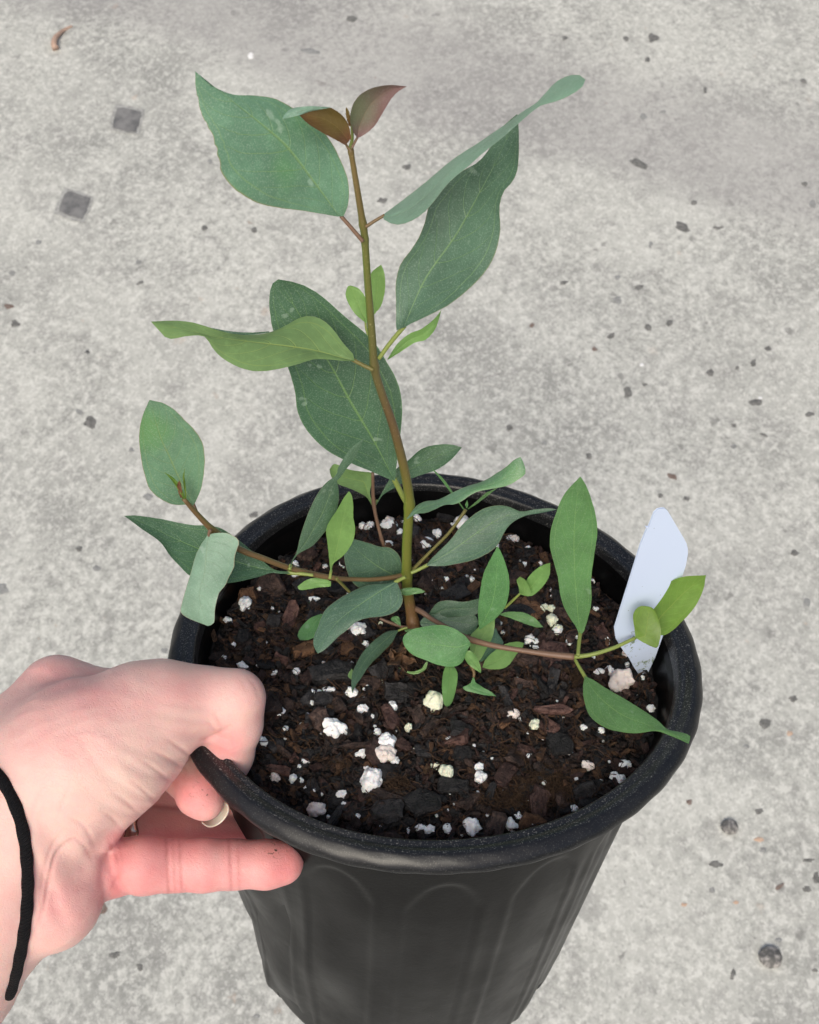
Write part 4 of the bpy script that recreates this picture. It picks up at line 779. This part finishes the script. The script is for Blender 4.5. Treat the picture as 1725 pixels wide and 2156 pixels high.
def surfnets(Fv):
    s = Fv < 0; X, Y, Z = Fv.shape
    c = np.zeros((X-1, Y-1, Z-1), np.uint8)
    for i in (0, 1):
        for j in (0, 1):
            for k in (0, 1): c += s[i:X-1+i, j:Y-1+j, k:Z-1+k]
    act = (c > 0) & (c < 8); ids = -np.ones(c.shape, np.int64); I = np.argwhere(act); ids[act] = np.arange(len(I))
    acc = np.zeros((len(I), 3)); cntv = np.zeros(len(I)); cor = [(i, j, k) for i in (0, 1) for j in (0, 1) for k in (0, 1)]
    for a in cor:
        for ax in range(3):
            if a[ax] == 0:
                b = list(a); b[ax] = 1
                fa = Fv[I[:, 0]+a[0], I[:, 1]+a[1], I[:, 2]+a[2]]; fb = Fv[I[:, 0]+b[0], I[:, 1]+b[1], I[:, 2]+b[2]]
                ok = (fa < 0) != (fb < 0); t = np.where(ok, fa/np.where(ok, fa-fb, 1), 0); p = np.array(a)[None]+t[:, None]*np.eye(3)[ax][None]
                acc[ok] += p[ok]; cntv[ok] += 1
    V = (I+acc/cntv[:, None])*VOX+lo_
    faces = []
    for ax in range(3):
        o1, o2 = [(1, 2), (2, 0), (0, 1)][ax]
        sl0 = [slice(1, -1)]*3; sl1 = [slice(1, -1)]*3; sl0[ax] = slice(0, -1); sl1[ax] = slice(1, None)
        A_ = s[tuple(sl0)]; B_ = s[tuple(sl1)]; E_ = np.argwhere(A_ != B_); off = np.array([1, 1, 1]); off[ax] = 0; E_ = E_+off
        fl = s[E_[:, 0], E_[:, 1], E_[:, 2]]
        q = []
        for d1, d2 in ((-1, -1), (0, -1), (0, 0), (-1, 0)):
            P_ = E_.copy(); P_[:, o1] += d1; P_[:, o2] += d2; q.append(ids[P_[:, 0], P_[:, 1], P_[:, 2]])
        q = np.stack(q, 1); q[~fl] = q[~fl][:, ::-1]; faces.append(q)
    Fq = np.concatenate(faces); return V, Fq[(Fq >= 0).all(1)]
HV, HF = surfnets(hand)
# drop loose scraps and relax
e_ = np.concatenate([HF[:, [0, 1]], HF[:, [1, 2]], HF[:, [2, 3]], HF[:, [3, 0]]])
deg = np.bincount(e_.ravel(), minlength=len(HV))[:, None]
for lam in (.5, .5, .4):
    S_ = np.zeros_like(HV)
    for k in range(3): S_[:, k] = np.bincount(e_[:, 0], HV[e_[:, 1], k], len(HV))+np.bincount(e_[:, 1], HV[e_[:, 0], k], len(HV))
    HV = HV+lam*(S_/deg-HV)
nr_ = np.zeros_like(HV); fn_ = np.cross(HV[HF[:, 2]]-HV[HF[:, 0]], HV[HF[:, 3]]-HV[HF[:, 1]])
for k in range(4): 
    for ax in range(3): nr_[:, ax] += np.bincount(HF[:, k], fn_[:, ax], len(HV))
nr_ /= np.linalg.norm(nr_, axis=1)[:, None]+1e-12
dn_ = np.array([.00038*noise.noise(Vector((p[0]*60+p[1]*25, p[1]*95, p[2]*60)))-.00028*abs(noise.noise(Vector((p[0]*120-p[1]*60, p[1]*220, p[2]*120+3)))) for p in HV])
HV = HV+nr_*dn_[:, None]*np.clip((240-(WD/2+FPX*HV[:, 0]/HV[:, 2]-200))/200, .35, 1)[:, None]
CL = [[(423,1556),(445,1552),(482,1530)],[(448,1500),(462,1520),(474,1545)],[(436,1515),(448,1532),(458,1548)],[(404,1594),(380,1575),(352,1556)],[(392,1618),(352,1596),(318,1580)],[(366,1650),(330,1622),(296,1600)],
 [(330,1690),(300,1662),(270,1640)],[(296,1716),(268,1690),(240,1672)],[(260,1750),(236,1722),(212,1706)],[(196,1818),(184,1790),(160,1768),(140,1775),(118,1800),(104,1850),(94,1905),(76,1955),(56,1990)],
 [(136,1742),(108,1786),(92,1840),(84,1900)],[(200,1780),(176,1740),(150,1725)],[(232,1772),(246,1800),(248,1840),(232,1885)],[(250,1772),(257,1805),(250,1850),(236,1888)],[(100,1640),(70,1700),(66,1760)],[(150,1640),(128,1700),(112,1740)],[(520,1425),(538,1446),(546,1476)],[(500,1420),(514,1440),(520,1462)]]
PX0 = np.stack([WD/2+FPX*HV[:, 0]/HV[:, 2], HD/2-FPX*HV[:, 1]/HV[:, 2]], 1); LN = np.zeros(len(HV))
for ci, L_ in enumerate(CL):
    L2 = resamp(L_, 40); best = np.full(len(HV), 1e9); bi = np.zeros(len(HV), int)
    for k_, q in enumerate(L2):
        d_ = np.hypot(PX0[:, 0]-q[0], PX0[:, 1]-q[1]); mm_ = d_ < best; best[mm_] = d_[mm_]; bi[mm_] = k_
    wgt = (1., .5, .4, .8, .7, .7, .6, .6, .5, 1.0, .5, .6, .9, .6, .35, .3, .25, .2)[ci]
    LN = np.maximum(LN, wgt*np.exp(-(best/4.2)**2)*np.sin(np.pi*np.clip(.08+bi/39*.84, 0, 1)))
LN *= (HV[:, 2] < .312)
HV = HV-nr_*(LN*.00055)[:, None]
hw = c2w(HV)
wr = c2w(ray(-60, 1850)*.296)
def skin():
    m = M('skin'); at = m.n('Attribute'); at.attribute_name = 'flush'; fl = at.outputs['Fac']
    n1 = m.noise(28, 4, .6); n2 = m.noise(170, 5, .75); n3 = m.noise(2200, 3, .6)
    a = m.math('ADD', fl, m.math('MULTIPLY', m.math('SUBTRACT', n1, .5), .45))
    a = m.math('ADD', a, m.math('MULTIPLY', m.math('SUBTRACT', n2, .5), .55), clamp=True)
    rp = m.n('ValToRGB'); m.l(a, rp.inputs[0]); e = rp.color_ramp.elements
    e[0].position = 0; e[0].color = (.76, .545, .47, 1); e[1].position = 1; e[1].color = (.68, .25, .25, 1)
    for ps, c in ((.3, (.76, .475, .43)), (.62, (.74, .36, .345))): q = e.new(ps); q.color = (*c, 1)
    v = m.n('TexVoronoi', feature='DISTANCE_TO_EDGE'); mp = m.n('Mapping'); mp.inputs['Scale'].default_value = (1, 1, .55); m.l(m.co(), mp.inputs[0]); m.l(mp.outputs[0], v.inputs['Vector']); v.inputs['Scale'].default_value = 1150
    wv = m.n('TexWave'); wv.bands_direction = 'DIAGONAL'; wv.inputs['Scale'].default_value = 210; wv.inputs['Distortion'].default_value = 14; wv.inputs['Detail'].default_value = 3; wv.inputs['Detail Scale'].default_value = 1.5; m.l(m.co(), wv.inputs['Vector'])
    hgt = m.math('ADD', m.step(v.outputs['Distance'], 0, .09, 0, .4), m.math('ADD', m.math('MULTIPLY', wv.outputs['Fac'], .16), m.math('MULTIPLY', n2, .8)))
    dr = m.n('Attribute'); dr.attribute_name = 'dirt'
    col = m.mix(m.math('MULTIPLY', m.step(m.noise(900, 2, .5), .62, .68), dr.outputs['Fac']), rp.outputs[0], (.09, .045, .03))
    cr = m.n('Attribute'); cr.attribute_name = 'crease'; col = m.mix(m.math('MULTIPLY', cr.outputs['Fac'], .55), col, (.42, .12, .12))
    m.set(Base_Color=col, Roughness=m.step(n3, .3, .7, .42, .56), Subsurface_Weight=.45, Subsurface_Scale=.004, Specular_IOR_Level=.38)
    m.b.inputs['Subsurface Radius'].default_value = (1, .32, .18)
    m.bump(hgt, .34, .00045); return m.m
person = empty('person', wr, label='left hand gripping the pot rim, thumb inside, hair tie on wrist', cat='person')
ho = obj('hand', hw, HF, skin(), person)
PX = np.stack([WD/2+FPX*HV[:, 0]/HV[:, 2], HD/2-FPX*HV[:, 1]/HV[:, 2]], 1)
def blob(x, y, rx, ry, z=None, zr=.012):
    g_ = np.exp(-((PX[:, 0]-x)/rx)**2-((PX[:, 1]-y)/ry)**2)
    if z is not None: g_ = g_*np.exp(-((HV[:, 2]-z)/zr)**2)
    return g_
fl = .26+.0*PX[:, 0]
fl += .47*sst(PX[:, 0], 215, 250)*sst(PX[:, 1], 1735, 1765)            # little finger
fl += .35*blob(230, 1850, 30, 90)+.30*blob(120, 1900, 75, 70)+.20*blob(110, 1420, 80, 40)
fl += .55*blob(470, 1580, 45, 42)+.12*blob(540, 1450, 40, 50)
fl += .75*blob(410, 1670, 75, 60, .306, .02)*sst(PX[:, 1], 1600, 1640)+.35*sst(HV[:, 2], .315, .330)
fl += -.30*blob(495, 1632, 30, 22)-.2*blob(478, 1690, 14, 26)-.15*blob(300, 1640, 120, 60)
fl += .25*blob(600, 1820, 40, 60)+.22*blob(240, 1470, 170, 50)+.2*blob(120, 1560, 120, 60)+.15*blob(400, 1440, 60, 40)-.12*blob(430, 1820, 60, 30)
for nm, arr in (('flush', np.clip(fl, 0, 1)), ('dirt', blob(580, 1790, 22, 14)+.8*blob(425, 1672, 22, 22)),
                ('crease', sum(np.exp(-((PX[:, 0]-x-.05*(PX[:, 1]-1820))/wd)**2)*sst(PX[:, 1], 1762, 1768)*st for x, wd, st in ((352, 3.2, .9), (366, 2.5, .5), (380, 2.5, .7), (484, 3, .8), (502, 3, .55)))+.5*LN)):
    at = ho.data.attributes.new(nm, 'FLOAT', 'POINT'); at.data.foreach_set('value', np.ascontiguousarray(arr, dtype=np.float32))
# fingernail of the index finger: curved plate, free edge beyond the tip
nm_ = M('nail'); nm_.set(Base_Color=nm_.mix(nm_.noise(200), (.60, .52, .43), (.70, .64, .55)), Roughness=.28, Subsurface_Weight=.3, Subsurface_Scale=.001)
outer = resamp([(426,1733),(436,1740),(446,1741.5),(460,1736),(471,1727),(479,1715),(482,1704),(479,1694)], 22); innr = resamp([(424,1722),(434,1724),(444,1724),(455,1718),(463,1709),(469,1700),(471,1693),(470,1686)], 22)
NV = []
for i in range(22):
    t = i/21; ar = math.sin(math.pi*t)
    for j in range(6):
        s_ = j/5; p = outer[i]*(1-s_)+innr[i]*s_; z = .3060+.0030*ar+s_*.0030; NV.append(ray(*p)*z)
NV = np.array(NV); NF = [(i*6+j, (i+1)*6+j, (i+1)*6+j+1, i*6+j+1) for i in range(21) for j in range(5)]
no = obj('fingernail', c2w(NV), NF, nm_.m, person); sm = no.modifiers.new('thick', 'SOLIDIFY'); sm.thickness = .00022; sm.offset = 0
# ring on the ring finger
rc = ray(277, 1747)*.3275; ra = ray(400, 1752)*.331-ray(200, 1745)*.325; ra /= np.linalg.norm(ra); r1 = np.cross(ra, [0, 0, 1]); r1 /= np.linalg.norm(r1); r2 = np.cross(ra, r1)
RVv = []; rr0 = 52*.3275/FPX
for k in range(64):
    q = 2*math.pi*k/64; d = math.cos(q)*r1+math.sin(q)*r2
    for j in range(8):
        a = 2*math.pi*j/8; RVv.append(rc+d*(rr0+.0007*math.cos(a))+ra*(.0020*math.sin(a)+.0004*math.sin(q*8)))
RF = [(k*8+j, k*8+(j+1) % 8, ((k+1) % 64)*8+(j+1) % 8, ((k+1) % 64)*8+j) for k in range(64) for j in range(8)]
rm = M('ring_metal'); rm.set(Base_Color=(.52, .47, .40), Metallic=1., Roughness=.22)
ro = obj('finger_ring', c2w(np.array(RVv)), RF, rm.m, loc=c2w(rc)); tag(ro, 'twisted silver ring on the ring finger behind the little finger', 'ring')
# hair tie around the wrist: loop found on the skin surface
def sample(P_):
    i = ((P_-lo_)/VOX); i0 = np.floor(i).astype(int)
    if (i0 < 0).any() or (i0 >= np.array([nx, ny, nz])-1).any(): return None
    f_ = i-i0; c_ = hand[i0[0]:i0[0]+2, i0[1]:i0[1]+2, i0[2]:i0[2]+2]; c_ = c_[0]*(1-f_[0])+c_[1]*f_[0]; c_ = c_[0]*(1-f_[1])+c_[1]*f_[1]; return c_[0]*(1-f_[2])+c_[1]*f_[2]
def hit(x, y):
    for z in np.arange(.24, .34, .0004):
        v = sample(ray(x, y)*z)
        if v is not None and v < 0: return ray(x, y)*z
    return None
vis = resamp([(-38,1602),(-10,1622),(6,1645),(24,1676),(40,1716),(51,1760),(57,1810),(59,1860),(57,1915),(51,1965),(42,2015),(34,2050),(26,2078),(20,2095)], 60)
loop = []
for q in vis:
    h_ = hit(*q)
    if h_ is not None: loop.append(h_)
loop = np.array(loop); 
for _ in range(6): loop[1:-1] = .25*loop[:-2]+.5*loop[1:-1]+.25*loop[2:]
nrm_ = loop/np.linalg.norm(loop, axis=1)[:, None]
loop = loop-nrm_*.0006
p1, p2 = loop[-1], loop[0]; back = []
ctr = (p1+p2)/2+np.array([-.004, 0, .022])
for t in np.linspace(0, 1, 40)[1:-1]:
    a = math.pi*t; back.append((p1+p2)/2+(p1-p2)/2*math.cos(a)*(1+.10*math.sin(a))+np.array([-.010, -.004, .052])*math.sin(a))
full = np.vstack([loop, np.array(back), loop[:1]])
full = resamp(np.column_stack([full]), 150, smooth=False)
tv, tf, tu = tube(full, np.full(150, 12.3*.285/FPX)*(1+.06*np.sin(np.arange(150)*.9)), 14, cap=False)
hm = M('elastic'); hm.set(Base_Color=hm.mix(hm.noise(700, 3), (.004, .004, .005), (.012, .0115, .014)), Roughness=.85, Specular_IOR_Level=.2); ux = hm.n('SeparateXYZ'); hm.l(hm.n('UVMap').outputs[0], ux.inputs[0])
tw_ = hm.math('SINE', hm.math('ADD', hm.math('MULTIPLY', ux.outputs[1], 900), hm.math('MULTIPLY', ux.outputs[0], 25.13))); hm.bump(hm.math('ADD', tw_, hm.math('MULTIPLY', hm.noise(2200, 3), 1.6)), .9, .0006)
to = obj('hair_tie', c2w(tv), tf, hm.m, uv=tu, loc=c2w(full[20])); tag(to, 'black fabric hair tie worn around the wrist', 'hair tie')
for o in bpy.data.objects:
    if '_w' in o: del o['_w']
